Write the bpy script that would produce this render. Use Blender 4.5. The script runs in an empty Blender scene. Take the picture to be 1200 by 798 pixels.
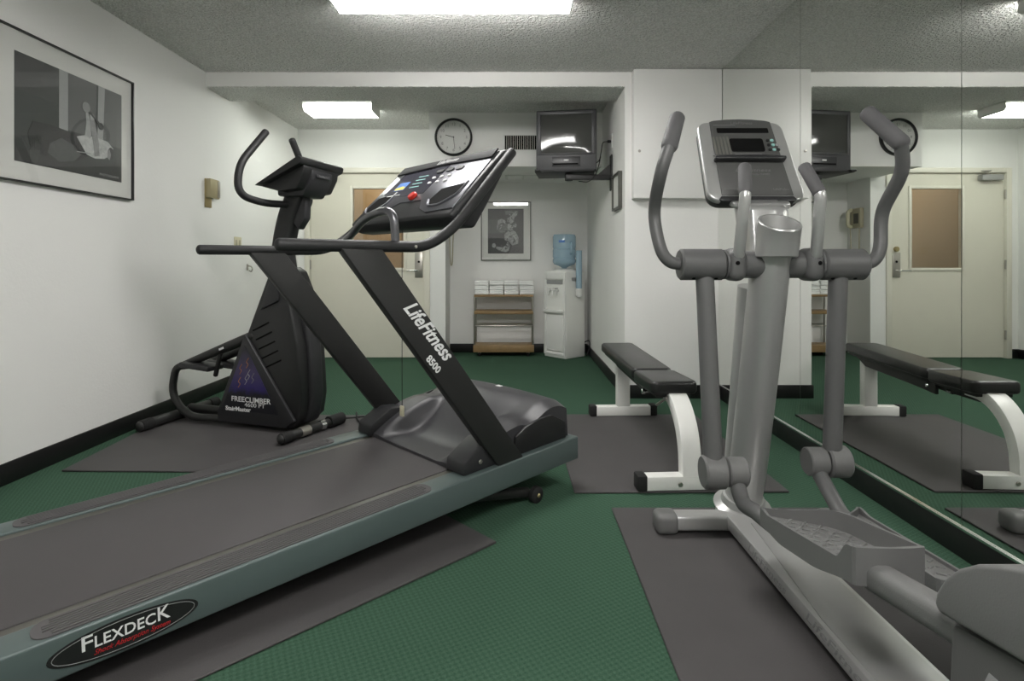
import bpy, bmesh, math, random
from mathutils import Vector, Matrix, Euler
random.seed(7)
SC = bpy.context.scene
COL = SC.collection
R = math.radians
PI = math.pi

# ------------------------------------------------------------------ camera, world, exposure
F = 660.0; VPX, VPY = 604.0, 310.0
cam_d = bpy.data.cameras.new('camera'); cam = bpy.data.objects.new('camera', cam_d); COL.objects.link(cam)
cam.location = (0, 0, 1.0); cam.rotation_euler = (R(90), 0, 0)
cam_d.sensor_fit = 'HORIZONTAL'; cam_d.sensor_width = 36; cam_d.lens = 36*F/1200
cam_d.shift_x = (600-VPX)/1200; cam_d.shift_y = (VPY-399)/1200
cam_d.clip_start = 0.02
SC.camera = cam
w = bpy.data.worlds.new('world'); SC.world = w; w.use_nodes = True
w.node_tree.nodes['Background'].inputs[0].default_value = (0.8, 0.85, 0.8, 1)
w.node_tree.nodes['Background'].inputs[1].default_value = 0.25
vs = SC.view_settings
SC.display_settings.display_device = 'sRGB'
vs.view_transform = 'Standard'; vs.look = 'None'; vs.gamma = 1; vs.use_curve_mapping = False
vs.exposure = 1.75
LIGHT_MAIN = 9.5      # the tubes of the room
LIGHT_FAR = 6.0      # the short fixture by the door
SC.cycles.max_bounces = 10; SC.cycles.diffuse_bounces = 6; SC.cycles.glossy_bounces = 5
SC.cycles.transparent_max_bounces = 12
SC.cycles.sample_clamp_indirect = 6.0

# room constants (metres, camera height 1 m, +Y is into the picture)
XL, XM, XA = -2.32, 1.53, 0.82         # left wall, mirror wall, alcove side wall
YP, YD, YT, YB = 4.215, 6.0, 6.42, 5.34 # pillar front, door wall, towel wall, bulkhead front
XR = -0.745                             # return wall between door and alcove
HC = 2.44; YN = -1.9

# ------------------------------------------------------------------ materials
def S(r, g, b):
    f = lambda c: (c/255/12.92) if c/255 <= 0.04045 else ((c/255+0.055)/1.055)**2.4
    return (f(r), f(g), f(b), 1)
MATS = {}
def M(name, col, rough=0.5, metal=0.0, bump=0, bscale=100, vary=0, vscale=8, coat=0, trans=0, spec=0.5, bdist=0.002):
    if name in MATS: return MATS[name]
    m = bpy.data.materials.new(name); m.use_nodes = True; nt = m.node_tree; b = nt.nodes['Principled BSDF']
    b.inputs['Base Color'].default_value = col; b.inputs['Roughness'].default_value = rough
    b.inputs['Metallic'].default_value = metal; b.inputs['Specular IOR Level'].default_value = spec
    if coat: b.inputs['Coat Weight'].default_value = coat; b.inputs['Coat Roughness'].default_value = 0.1
    if trans: b.inputs['Transmission Weight'].default_value = trans
    tc = nt.nodes.new('ShaderNodeTexCoord')
    if bump:
        n = nt.nodes.new('ShaderNodeTexNoise'); n.inputs['Scale'].default_value = bscale; n.inputs['Detail'].default_value = 3
        bp = nt.nodes.new('ShaderNodeBump'); bp.inputs['Strength'].default_value = bump; bp.inputs['Distance'].default_value = bdist
        nt.links.new(tc.outputs['Object'], n.inputs['Vector']); nt.links.new(n.outputs['Fac'], bp.inputs['Height'])
        nt.links.new(bp.outputs['Normal'], b.inputs['Normal'])
    if vary:
        n2 = nt.nodes.new('ShaderNodeTexNoise'); n2.inputs['Scale'].default_value = vscale; n2.inputs['Detail'].default_value = 5
        mx = nt.nodes.new('ShaderNodeMix'); mx.data_type = 'RGBA'
        mx.inputs[6].default_value = tuple(c*(1-vary) for c in col[:3])+(1,)
        mx.inputs[7].default_value = tuple(min(1, c*(1+vary)) for c in col[:3])+(1,)
        nt.links.new(tc.outputs['Object'], n2.inputs['Vector']); nt.links.new(n2.outputs['Fac'], mx.inputs[0])
        nt.links.new(mx.outputs[2], b.inputs['Base Color'])
    MATS[name] = m
    return m
def emis(name, col, strength):
    m = bpy.data.materials.new(name); m.use_nodes = True; b = m.node_tree.nodes['Principled BSDF']
    b.inputs['Base Color'].default_value = (0.9, 0.9, 0.9, 1)
    b.inputs['Emission Color'].default_value = col; b.inputs['Emission Strength'].default_value = strength
    return m
def glass(name, tint=(1, 1, 1, 1), refl=0.06, rough=0.02):
    m = bpy.data.materials.new(name); m.use_nodes = True; nt = m.node_tree; nt.nodes.remove(nt.nodes['Principled BSDF'])
    out = nt.nodes['Material Output']
    t = nt.nodes.new('ShaderNodeBsdfTransparent'); t.inputs[0].default_value = tint
    g = nt.nodes.new('ShaderNodeBsdfGlossy'); g.inputs['Roughness'].default_value = rough
    lw = nt.nodes.new('ShaderNodeLayerWeight'); lw.inputs[0].default_value = 0.5
    pw = nt.nodes.new('ShaderNodeMath'); pw.operation = 'POWER'; pw.inputs[1].default_value = 4.5; nt.links.new(lw.outputs['Facing'], pw.inputs[0])
    fr = nt.nodes.new('ShaderNodeMath'); fr.operation = 'MULTIPLY_ADD'; fr.inputs[1].default_value = 0.28; fr.inputs[2].default_value = refl*0.6; nt.links.new(pw.outputs[0], fr.inputs[0])
    mx = nt.nodes.new('ShaderNodeMixShader')
    nt.links.new(fr.outputs[0], mx.inputs[0]); nt.links.new(t.outputs[0], mx.inputs[1]); nt.links.new(g.outputs[0], mx.inputs[2])
    nt.links.new(mx.outputs[0], out.inputs[0]); return m

m_wall = M('wall_paint', (0.79, 0.785, 0.765, 1), 0.75, bump=0.25, bscale=70, bdist=0.003, vary=0.03, vscale=1.5)
m_trim = M('white_trim_paint', (0.70, 0.70, 0.67, 1), 0.5)
m_cab = M('white_laminate', (0.78, 0.775, 0.755, 1), 0.4)
m_base = M('black_vinyl_base', (0.006, 0.006, 0.006, 1), 0.45)
m_door = M('cream_door_paint', (0.67, 0.645, 0.555, 1), 0.45, vary=0.02)
m_doortrim = M('cream_frame_paint', (0.70, 0.675, 0.59, 1), 0.45)
m_steel = M('brushed_steel', (0.45, 0.43, 0.39, 1), 0.35, 0.9)
m_chrome = M('chrome', (0.75, 0.75, 0.75, 1), 0.12, 1.0)
m_white = M('white_enamel', (0.78, 0.78, 0.75, 1), 0.35)
m_whitepl = M('white_plastic', (0.74, 0.74, 0.72, 1), 0.4)
m_black = M('black_powder_coat', (0.017, 0.017, 0.0165, 1), 0.5, bump=0.15, bscale=400)
m_blackpl = M('black_plastic', (0.011, 0.011, 0.0115, 1), 0.42)
m_blackpl2 = M('charcoal_plastic', (0.02, 0.02, 0.022, 1), 0.45)
m_rubber = M('black_rubber', (0.01, 0.01, 0.01, 1), 0.8)
m_grip = M('black_foam_grip', (0.016, 0.016, 0.017, 1), 0.55)
m_mat = M('grey_rubber_mat', (0.060, 0.0555, 0.0565, 1), 0.7, bump=0.3, bscale=250, vary=0.14, vscale=5)
m_slate = M('slate_green_paint', (0.095, 0.125, 0.122, 1), 0.42, 0.15)
m_belt = M('running_belt', (0.064, 0.0585, 0.060, 1), 0.6, bump=0.3, bscale=500, vary=0.10, vscale=3)
m_strip = M('ribbed_foot_strip', (0.085, 0.080, 0.082, 1), 0.65)
m_edge = M('worn_deck_edge', (0.12, 0.115, 0.10, 1), 0.35, 0.4, vary=0.3, vscale=6)
m_hood = M('hood_plastic', (0.038, 0.037, 0.041, 1), 0.42)
m_consil = M('pewter_panel', (0.17, 0.17, 0.19, 1), 0.28, 0.6)
m_violet = M('dark_display_panel', (0.035, 0.034, 0.05, 1), 0.2)
m_silver = M('silver_paint', (0.40, 0.40, 0.395, 1), 0.36, 0.55)
m_silver2 = M('light_silver_paint', (0.46, 0.46, 0.455, 1), 0.3, 0.55)
m_grey = M('dark_grey_paint', (0.098, 0.098, 0.098, 1), 0.45, bump=0.1, bscale=300)
m_foam = M('grey_foam_grip', (0.095, 0.093, 0.096, 1), 0.7, bump=0.2, bscale=500)
m_grey2 = M('grey_plastic', (0.135, 0.135, 0.133, 1), 0.5, bump=0.15, bscale=350)
m_gpanel = M('console_face_grey', (0.075, 0.075, 0.073, 1), 0.45)
m_vinyl = M('black_vinyl', (0.016, 0.016, 0.016, 1), 0.32, bump=0.2, bscale=250)
m_tv = M('tv_cabinet_plastic', (0.055, 0.055, 0.058, 1), 0.4)
m_screen = M('tv_tube_glass', (0.055, 0.056, 0.052, 1), 0.08, spec=0.6)
m_wood = M('shelf_wood', S(142, 116, 80), 0.45, vary=0.25, vscale=14)
m_towel = M('towel_cotton', (0.80, 0.80, 0.79, 1), 0.95, bump=0.6, bscale=300, bdist=0.003)
m_bottle = M('blue_bottle_plastic', (0.50, 0.68, 0.80, 1), 0.12, trans=0.45)
m_tubeblue = M('blue_cup_tube_plastic', (0.36, 0.50, 0.60, 1), 0.2, trans=0.15)
m_tan = M('beige_phone_plastic', (0.42, 0.38, 0.27, 1), 0.4)
m_brass = M('brass_plate', (0.40, 0.33, 0.17, 1), 0.35, 0.7)
m_ivory = M('ivory_plastic', (0.62, 0.58, 0.42, 1), 0.4)
m_paper = M('mat_board_paper', (0.66, 0.66, 0.63, 1), 0.8)
m_ink = M('white_ink', (0.80, 0.80, 0.80, 1), 0.5)
m_greyink = M('grey_ink', (0.30, 0.30, 0.30, 1), 0.5)
m_dimink = M('dim_ink', (0.15, 0.15, 0.15, 1), 0.5)
m_red = M('red_ink', (0.45, 0.015, 0.02, 1), 0.5)
m_redb = M('red_button_plastic', (0.55, 0.03, 0.02, 1), 0.35)
m_yel = M('yellow_ink', (0.75, 0.6, 0.12, 1), 0.5)
m_blue = M('blue_ink', (0.10, 0.22, 0.55, 1), 0.5)
m_teal = M('teal_ink', (0.25, 0.48, 0.45, 1), 0.5)
m_orange = M('orange_ink', (0.35, 0.13, 0.04, 1), 0.5)
m_fram = M('black_picture_frame', (0.012, 0.012, 0.012, 1), 0.3)
m_fram2 = M('pewter_picture_frame', (0.10, 0.10, 0.09, 1), 0.35, 0.5)
m_dial = M('clock_dial', (0.62, 0.62, 0.60, 1), 0.5)
m_dark = M('dark_recess', (0.006, 0.006, 0.006, 1), 0.9, spec=0.1)
m_vent = M('vent_enamel', (0.60, 0.60, 0.57, 1), 0.5)
m_glass = glass('clear_glass')
m_tan_wall = M('corridor_paint', (0.40, 0.34, 0.26, 1), 0.7)
m_cdoor = M('corridor_door_wood', (0.36, 0.27, 0.16, 1), 0.4, vary=0.2, vscale=4)

# mirror
m_mirror = M('mirror_silver', (0.83, 0.845, 0.82, 1), 0.0, 1.0)

# carpet: small diagonal dotted weave
def carpet():
    m = bpy.data.materials.new('green_carpet'); m.use_nodes = True; nt = m.node_tree; b = nt.nodes['Principled BSDF']
    b.inputs['Roughness'].default_value = 0.95; b.inputs['Specular IOR Level'].default_value = 0.15
    tc = nt.nodes.new('ShaderNodeTexCoord'); mp = nt.nodes.new('ShaderNodeMapping')
    mp.inputs['Rotation'].default_value = (0, 0, R(17)); nt.links.new(tc.outputs['Object'], mp.inputs['Vector'])
    sx = nt.nodes.new('ShaderNodeSeparateXYZ'); nt.links.new(mp.outputs[0], sx.inputs[0])
    def sine(sock, k):
        a = nt.nodes.new('ShaderNodeMath'); a.operation = 'MULTIPLY'; a.inputs[1].default_value = k
        s = nt.nodes.new('ShaderNodeMath'); s.operation = 'SINE'
        nt.links.new(sock, a.inputs[0]); nt.links.new(a.outputs[0], s.inputs[0]); return s.outputs[0]
    p = nt.nodes.new('ShaderNodeMath'); p.operation = 'MULTIPLY'
    K = 2*PI/0.022
    nt.links.new(sine(sx.outputs[0], K), p.inputs[0]); nt.links.new(sine(sx.outputs[1], K), p.inputs[1])
    no = nt.nodes.new('ShaderNodeTexNoise'); no.inputs['Scale'].default_value = 220; no.inputs['Detail'].default_value = 3
    nt.links.new(tc.outputs['Object'], no.inputs['Vector'])
    ad = nt.nodes.new('ShaderNodeMath'); ad.operation = 'MULTIPLY_ADD'; ad.inputs[1].default_value = 0.19
    nt.links.new(p.outputs[0], ad.inputs[0]); nt.links.new(no.outputs['Fac'], ad.inputs[2])
    rp = nt.nodes.new('ShaderNodeValToRGB'); rp.color_ramp.elements[0].position = 0.1; rp.color_ramp.elements[1].position = 1.0
    rp.color_ramp.elements[0].color = (0.020, 0.056, 0.032, 1); rp.color_ramp.elements[1].color = (0.072, 0.135, 0.092, 1)
    nt.links.new(ad.outputs[0], rp.inputs[0]); nt.links.new(rp.outputs[0], b.inputs['Base Color'])
    bp = nt.nodes.new('ShaderNodeBump'); bp.inputs['Strength'].default_value = 0.5; bp.inputs['Distance'].default_value = 0.004
    nt.links.new(ad.outputs[0], bp.inputs['Height']); nt.links.new(bp.outputs[0], b.inputs['Normal'])
    return m
m_carpet = carpet()

def popcorn():
    m = bpy.data.materials.new('textured_ceiling'); m.use_nodes = True; nt = m.node_tree; b = nt.nodes['Principled BSDF']
    b.inputs['Base Color'].default_value = (0.90, 0.895, 0.87, 1); b.inputs['Roughness'].default_value = 0.85
    tc = nt.nodes.new('ShaderNodeTexCoord')
    no = nt.nodes.new('ShaderNodeTexNoise'); no.inputs['Scale'].default_value = 48; no.inputs['Detail'].default_value = 3; no.inputs['Roughness'].default_value = 0.55
    nt.links.new(tc.outputs['Object'], no.inputs['Vector'])
    n2 = nt.nodes.new('ShaderNodeTexNoise'); n2.inputs['Scale'].default_value = 110; n2.inputs['Detail'].default_value = 2
    nt.links.new(tc.outputs['Object'], n2.inputs['Vector'])
    r2 = nt.nodes.new('ShaderNodeValToRGB'); r2.color_ramp.elements[0].position = 0.36; r2.color_ramp.elements[1].position = 0.62
    r2.color_ramp.elements[0].color = (0.74, 0.735, 0.71, 1); r2.color_ramp.elements[1].color = (0.98, 0.975, 0.95, 1)
    nt.links.new(n2.outputs['Fac'], r2.inputs[0]); nt.links.new(r2.outputs[0], b.inputs['Base Color'])
    rp = nt.nodes.new('ShaderNodeValToRGB'); rp.color_ramp.elements[0].position = 0.40; rp.color_ramp.elements[1].position = 0.64
    nt.links.new(no.outputs['Fac'], rp.inputs[0])
    bp = nt.nodes.new('ShaderNodeBump'); bp.inputs['Strength'].default_value = 1.0; bp.inputs['Distance'].default_value = 0.018
    nt.links.new(rp.outputs[0], bp.inputs['Height']); nt.links.new(bp.outputs[0], b.inputs['Normal'])
    return m
m_ceil = popcorn()

# ------------------------------------------------------------------ mesh helpers
def merge(bm, t, mat=None):
    if mat is not None: bmesh.ops.transform(t, matrix=mat, verts=t.verts)
    me = bpy.data.meshes.new('tmp'); t.to_mesh(me); t.free(); bm.from_mesh(me); bpy.data.meshes.remove(me)
def sharp_edges(t, ang=30):
    t.normal_update()
    return [e for e in t.edges if len(e.link_faces) == 2 and e.calc_face_angle(0) > R(ang)]
def bevel(t, w, seg=2, ang=30):
    if w > 0:
        bmesh.ops.bevel(t, geom=sharp_edges(t, ang), offset=w, offset_type='OFFSET', segments=seg, profile=0.5, affect='EDGES', clamp_overlap=True)
def box(bm, c, s, rot=(0, 0, 0), bev=0.0, seg=2, mat=None):
    t = bmesh.new(); bmesh.ops.create_cube(t, size=1); bmesh.ops.scale(t, vec=s, verts=t.verts)
    bevel(t, bev, seg)
    m = Matrix.Translation(c) @ Euler(rot).to_matrix().to_4x4()
    if mat is not None: m = mat @ m
    merge(bm, t, m)
def bx(bm, x0, x1, y0, y1, z0, z1, bev=0.0, seg=2):
    box(bm, ((x0+x1)/2, (y0+y1)/2, (z0+z1)/2), (abs(x1-x0), abs(y1-y0), abs(z1-z0)), bev=bev, seg=seg)
def catmull(pts, n=8):
    P = [Vector(p) for p in pts]
    if len(P) < 3: return P
    P = [P[0]*2-P[1]] + P + [P[-1]*2-P[-2]]
    out = []
    for i in range(1, len(P)-2):
        p0, p1, p2, p3 = P[i-1:i+3]
        for k in range(n):
            t = k/n
            out.append(0.5*((2*p1)+(p2-p0)*t+(2*p0-5*p1+4*p2-p3)*t*t+(3*p1-p0-3*p2+p3)*t**3))
    out.append(P[-2]); return out
def fillet(pts, rad, n=6):
    P = [Vector(p) for p in pts]; out = [P[0]]
    for i in range(1, len(P)-1):
        a, b, c = P[i-1], P[i], P[i+1]; u = (a-b); v = (c-b)
        r = min(rad, u.length*0.48, v.length*0.48); s = b+u.normalized()*r; e = b+v.normalized()*r
        for k in range(n+1):
            t = k/n; out.append(s*(1-t)**2+b*2*t*(1-t)+e*t*t)
    out.append(P[-1]); return out
def tube(bm, pts, r, n=14, cap='round', sec=None, up=None):
    """sweep a round (or sec = list of 2D points) section along pts; r scalar or list"""
    P = [Vector(p) for p in pts]; N = len(P)
    rr = list(r) if isinstance(r, (list, tuple)) else [r]*N
    T = []
    for i in range(N):
        d = (P[min(i+1, N-1)]-P[max(i-1, 0)]); T.append(d.normalized())
    if cap == 'round':
        a = rr[0]; b = rr[-1]; pre = []; post = []
        for k in range(3):
            q = (k/3)*PI/2
            pre.append((P[0]-T[0]*a*0.6*math.cos(q), max(a*math.sin(q), a*0.15)))
            post.append((P[-1]+T[-1]*b*0.6*math.cos(q), max(b*math.sin(q), b*0.15)))
        post.reverse()
        P = [p for p, _ in pre]+P+[p for p, _ in post]; rr = [q for _, q in pre]+rr+[q for _, q in post]
        T = [T[0]]*3+T+[T[-1]]*3; N = len(P)
    u = Vector(up) if up else (Vector((0, 0, 1)) if abs(T[0].z) < 0.9 else Vector((1, 0, 0)))
    t = bmesh.new(); rings = []
    nrm = (u-T[0]*u.dot(T[0])).normalized()
    for i in range(N):
        nrm = (nrm-T[i]*nrm.dot(T[i])).normalized(); bi = T[i].cross(nrm)
        s2 = sec if sec else [(math.cos(2*PI*k/n), math.sin(2*PI*k/n)) for k in range(n)]
        rings.append([t.verts.new(P[i]+nrm*(a*rr[i])+bi*(b*rr[i])) for a, b in s2])
    k = len(rings[0])
    for i in range(N-1):
        for j in range(k):
            t.faces.new((rings[i][j], rings[i][(j+1) % k], rings[i+1][(j+1) % k], rings[i+1][j]))
    t.faces.new(list(reversed(rings[0]))); t.faces.new(rings[-1])
    bmesh.ops.recalc_face_normals(t, faces=t.faces); merge(bm, t)
def lathe(bm, prof, o, axis=(0, 0, 1), n=28):
    ax = Vector(axis).normalized(); u = ax.orthogonal().normalized(); v = ax.cross(u); O = Vector(o); t = bmesh.new(); rings = []
    for r, h in prof:
        r = max(r, 1e-5)
        rings.append([t.verts.new(O+ax*h+u*(r*math.cos(2*PI*k/n))+v*(r*math.sin(2*PI*k/n))) for k in range(n)])
    for i in range(len(rings)-1):
        for j in range(n):
            t.faces.new((rings[i][j], rings[i][(j+1) % n], rings[i+1][(j+1) % n], rings[i+1][j]))
    t.faces.new(list(reversed(rings[0]))); t.faces.new(rings[-1])
    bmesh.ops.recalc_face_normals(t, faces=t.faces); merge(bm, t)
def cyl(bm, a, b, r, n=24, bev=0.004):
    a = Vector(a); b = Vector(b); L = (b-a).length; bev = min(bev, L*0.4, r*0.4)
    lathe(bm, [(0, 0), (r-bev, 0), (r, bev), (r, L-bev), (r-bev, L), (0, L)], a, (b-a), n)
def prism(bm, poly, f, w0, w1, bev=0.0, seg=2, ang=30):
    """poly of (p,q); f(p,q,w)->xyz"""
    t = bmesh.new()
    A = [t.verts.new(f(p, q, w0)) for p, q in poly]; B = [t.verts.new(f(p, q, w1)) for p, q in poly]
    k = len(poly)
    t.faces.new(A); t.faces.new(list(reversed(B)))
    for i in range(k): t.faces.new((A[i], B[i], B[(i+1) % k], A[(i+1) % k]))
    bmesh.ops.recalc_face_normals(t, faces=t.faces); bevel(t, bev, seg, ang); merge(bm, t)
def XZ(p, q, w): return Vector((p, w, q))      # profile in x,z extruded along y
def YZ(p, q, w): return Vector((w, p, q))      # profile in y,z extruded along x
def XY(p, q, w): return Vector((p, q, w))
def frame(o, xd, yd):
    """matrix whose local x, y axes are xd, yd"""
    x = Vector(xd).normalized(); y = Vector(yd); y = (y-x*y.dot(x)).normalized(); z = x.cross(y)
    m = Matrix((x, y, z)).transposed().to_4x4(); m.translation = Vector(o); return m
def onf(m): return lambda p, q, w: m @ Vector((p, q, w))
def rrect(w, h, r, n=5, cx=0, cy=0):
    out = []
    for sx, sy, a0 in ((1, 1, 0), (-1, 1, 90), (-1, -1, 180), (1, -1, 270)):
        for k in range(n+1):
            a = R(a0+90*k/n); out.append((cx+sx*(w/2-r)+r*math.cos(a), cy+sy*(h/2-r)+r*math.sin(a)))
    return out
def ell(a, b, n=36, cx=0, cy=0): return [(cx+a*math.cos(2*PI*k/n), cy+b*math.sin(2*PI*k/n)) for k in range(n)]
def obj(name, bm, mat, parent=None, ang=38, label=None):
    bm.normal_update()
    for f in bm.faces: f.smooth = True
    for e in bm.edges:
        if len(e.link_faces) == 2 and e.calc_face_angle(0) > R(ang): e.smooth = False
    me = bpy.data.meshes.new(name); bm.to_mesh(me); bm.free(); me.materials.append(mat)
    o = bpy.data.objects.new(name, me); COL.objects.link(o)
    if parent: o.parent = parent
    if label: o['label'] = label
    return o
def NB(): return bmesh.new()
def thing(name, label, cat, loc=(0, 0, 0), rotz=0, group=None):
    o = bpy.data.objects.new(name, None); COL.objects.link(o); o.location = loc; o.rotation_euler = (0, 0, rotz); o.empty_display_size = 0.1
    return tag(o, label, cat, group)
def tag(o, label, cat, group=None):
    o['label'] = label; o['category'] = cat
    if group: o['group'] = group
    return o
def struct(name, bm, mat, parent=None, label=None):
    o = obj(name, bm, mat, parent)
    o['kind'] = 'structure'
    if label: o['label'] = label
    return o
def text(name, body, size, mat, parent, m, shear=0.0, ext=0.0006, bold=0.0, fit=None, align='CENTER'):
    c = bpy.data.curves.new(name, 'FONT'); c.body = body; c.size = size; c.shear = shear; c.extrude = ext; c.offset = bold
    c.align_x = align; c.align_y = 'CENTER'; c.resolution_u = 3
    t = bpy.data.objects.new('tmp', c); COL.objects.link(t)
    bpy.context.view_layer.update()
    dg = bpy.context.evaluated_depsgraph_get(); me = bpy.data.meshes.new_from_object(t.evaluated_get(dg))
    bpy.data.objects.remove(t); bpy.data.curves.remove(c)
    if fit:
        xs = [v.co.x for v in me.vertices]; wid = max(xs)-min(xs); k = fit/wid
        me.transform(Matrix.Scale(k, 4, (1, 0, 0)))
    me.transform(m); me.name = name; me.materials.clear(); me.materials.append(mat)
    o = bpy.data.objects.new(name, me); COL.objects.link(o); o.parent = parent; return o
def dup(o, parent=None):
    c = o.copy(); COL.objects.link(c)
    if parent: c.parent = parent
    for ch in list(o.children): dup(ch, c)
    return c
def slab_poly(pts, m, h0, h1, bm): prism(bm, pts, onf(m), h0, h1)

# ================================================================== SETTING
b = NB(); bx(b, XL-0.1, XM+0.1, YN-0.1, YT+0.1, -0.06, 0); struct('floor', b, m_carpet)
b = NB(); bx(b, XL-0.1, XM+0.1, YN-0.1, YT+0.1, HC, HC+0.06); struct('ceiling', b, m_ceil)
b = NB(); bx(b, XL-0.1, XL, YN-0.1, YD+0.1, 0, HC); struct('wall_left', b, m_wall)
b = NB(); bx(b, XM, XM+0.1, YN-0.1, YP, 0, HC); struct('wall_right', b, m_wall)
b = NB(); bx(b, XL, XM, YN-0.1, YN, 0, HC); struct('wall_front', b, m_wall)
# door wall with its opening
DX0, DX1, DZ = -2.20, -0.955, 1.985
b = NB()
bx(b, XL, DX0, YD, YD+0.1, 0, HC); bx(b, DX1, XR, YD, YD+0.1, 0, HC); bx(b, DX0, DX1, YD, YD+0.1, DZ, HC)
struct('wall_back', b, m_wall)
b = NB(); bx(b, XR-0.1, XR, YD+0.1, YT, 0, HC); struct('wall_return', b, m_wall)
b = NB(); bx(b, XR-0.1, XA+0.1, YT, YT+0.1, 0, HC); struct('wall_alcove', b, m_wall)
b = NB(); bx(b, XA, XM+0.1, YP, YT, 0, HC, ); struct('wall_pillar', b, m_wall)
# ceiling beam and the boxed duct
b = NB(); bx(b, XL, XA, YP, 4.58, 2.335, HC); o = struct('trim_1', b, m_wall, label='shallow white beam across the ceiling')
b = NB(); bx(b, -0.82, XA, YB, YT, 1.93, HC); struct('trim_2', b, m_wall, label='boxed duct soffit carrying the clock')
# popcorn underside of the beam
b = NB(); bx(b, XL, XA, YP+0.004, 4.58, 2.329, 2.335); struct('trim_3', b, m_ceil, label='textured underside of the beam')
def baseb(name, x0, x1, y0, y1):
    b = NB(); bx(b, x0, x1, y0, y1, 0, 0.1, bev=0.004); struct(name, b, m_base)
baseb('baseboard_left', XL, XL+0.012, YN, YD)
baseb('baseboard_right', XM-0.014, XM, YN, YP)
baseb('baseboard_pillar', XA-0.012, XM-0.014, YP-0.012, YP)
baseb('baseboard_alcove_side', XA-0.012, XA, YP, YT)
baseb('baseboard_alcove', XR, XA-0.012, YT-0.012, YT)
baseb('baseboard_door', XL+0.012, DX0-0.05, YD-0.012, YD)

# ---- the cream door
d = thing('door_1', 'cream steel door with a glass pane and lever lock', 'door', (0, YD, 0)); d['kind'] = 'structure'
WX0, WX1, WZ0, WZ1 = -1.735, -1.195, 0.965, 1.81
b = NB()
y0, y1 = 0.02, 0.065
bx(b, DX0+0.015, WX0, y0, y1, 0.008, DZ-0.012); bx(b, WX1, DX1-0.015, y0, y1, 0.008, DZ-0.012)
bx(b, WX0, WX1, y0, y1, 0.008, WZ0); bx(b, WX0, WX1, y0, y1, WZ1, DZ-0.012)
obj('door_leaf', b, m_door, d)
b = NB()
for x0, x1, z0, z1 in ((WX0-0.03, WX0, WZ0-0.03, WZ1+0.03), (WX1, WX1+0.03, WZ0-0.03, WZ1+0.03), (WX0, WX1, WZ0-0.03, WZ0), (WX0, WX1, WZ1, WZ1+0.03)):
    bx(b, x0, x1, 0.008, 0.03, z0, z1, bev=0.004)
obj('glazing_bead', b, m_doortrim, d)
b = NB(); bx(b, WX0, WX1, 0.04, 0.046, WZ0, WZ1); obj('glass_pane', b, m_glass, d)
b = NB()
bx(b, DX0-0.045, DX0+0.012, -0.015, 0.1, 0, DZ+0.045, bev=0.004); bx(b, DX1-0.012, DX1+0.045, -0.015, 0.1, 0, DZ+0.045, bev=0.004)
bx(b, DX0+0.012, DX1-0.012, -0.015, 0.1, DZ-0.008, DZ+0.045, bev=0.004)
obj('door_frame', b, m_doortrim, d)
b = NB(); bx(b, -1.075, -0.99, 0.008, 0.022, 0.86, 1.13, bev=0.006)
lp = obj('lock_plate', b, m_steel, d)
b = NB(); tube(b, fillet([(-1.03, 0.01, 0.935), (-1.03, -0.045, 0.935), (-1.15, -0.045, 0.935)], 0.02), 0.009, 10); obj('lever_handle', b, m_chrome, lp)
b = NB(); cyl(b, (-1.03, 0.01, 1.03), (-1.03, 0.0, 1.03), 0.012); obj('keyhole', b, m_dark, lp)
b = NB(); cyl(b, (-1.03, 0.02, 1.165), (-1.03, -0.005, 1.165), 0.028); obj('deadbolt_cylinder', b, m_brass, d)
for z in (0.25, 1.0, 1.75):
    b = NB(); cyl(b, (DX0+0.012, 0.0, z-0.05), (DX0+0.012, 0.0, z+0.05), 0.012, 12); obj('hinge', b, m_steel, d)
b = NB(); bx(b, -2.13, -1.90, -0.05, 0.02, 1.895, 1.955, bev=0.008); cl = obj('door_closer', b, M('closer_grey', (0.33, 0.33, 0.32, 1), 0.4), d)
b = NB(); tube(b, [(-2.0, -0.03, 1.965), (-1.80, -0.16, 1.972), (-2.02, -0.01, 2.0)], 0.008, 8, 'flat'); obj('closer_arm', b, m_steel, cl)
# corridor seen through the pane
b = NB(); bx(b, -2.7, -0.75, 7.3, 7.4, 0, HC); bx(b, -2.8, -2.7, YD+0.1, 7.4, 0, HC); bx(b, -0.85, -0.8, YD+0.1, 7.4, 0, HC); struct('wall_corridor', b, m_tan_wall)
b = NB(); bx(b, -2.8, -0.75, YD+0.1, 7.4, -0.05, -0.001); struct('floor_corridor', b, m_carpet)
b = NB(); bx(b, -2.8, -0.75, YD+0.1, 7.4, HC+0.001, HC+0.05); struct('ceiling_corridor', b, m_ceil)
d2 = thing('door_2', 'wooden door across the corridor behind the glass', 'door', (-1.52, 7.3, 0)); d2['kind'] = 'structure'
b = NB(); bx(b, -0.45, 0.45, -0.03, -0.001, 0.0, 2.05, bev=0.005); obj('door_leaf', b, m_cdoor, d2)
b = NB(); lathe(b, [(0, 0), (0.012, 0), (0.012, 0.04), (0.03, 0.05), (0.03, 0.075), (0, 0.085)], (0.37, -0.03, 1.0), (0, -1, 0), 16); obj('door_knob', b, m_brass, d2)
ld = bpy.data.lights.new('corridor_fill', 'POINT'); ld.energy = 4.5; ld.color = (1, 0.84, 0.62); ld.shadow_soft_size = 0.15  # added unseen point light that brightens the corridor, no fixture behind it
lo = bpy.data.objects.new('corridor_fill', ld); COL.objects.link(lo); lo.location = (-1.85, 6.55, 2.25)

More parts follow.
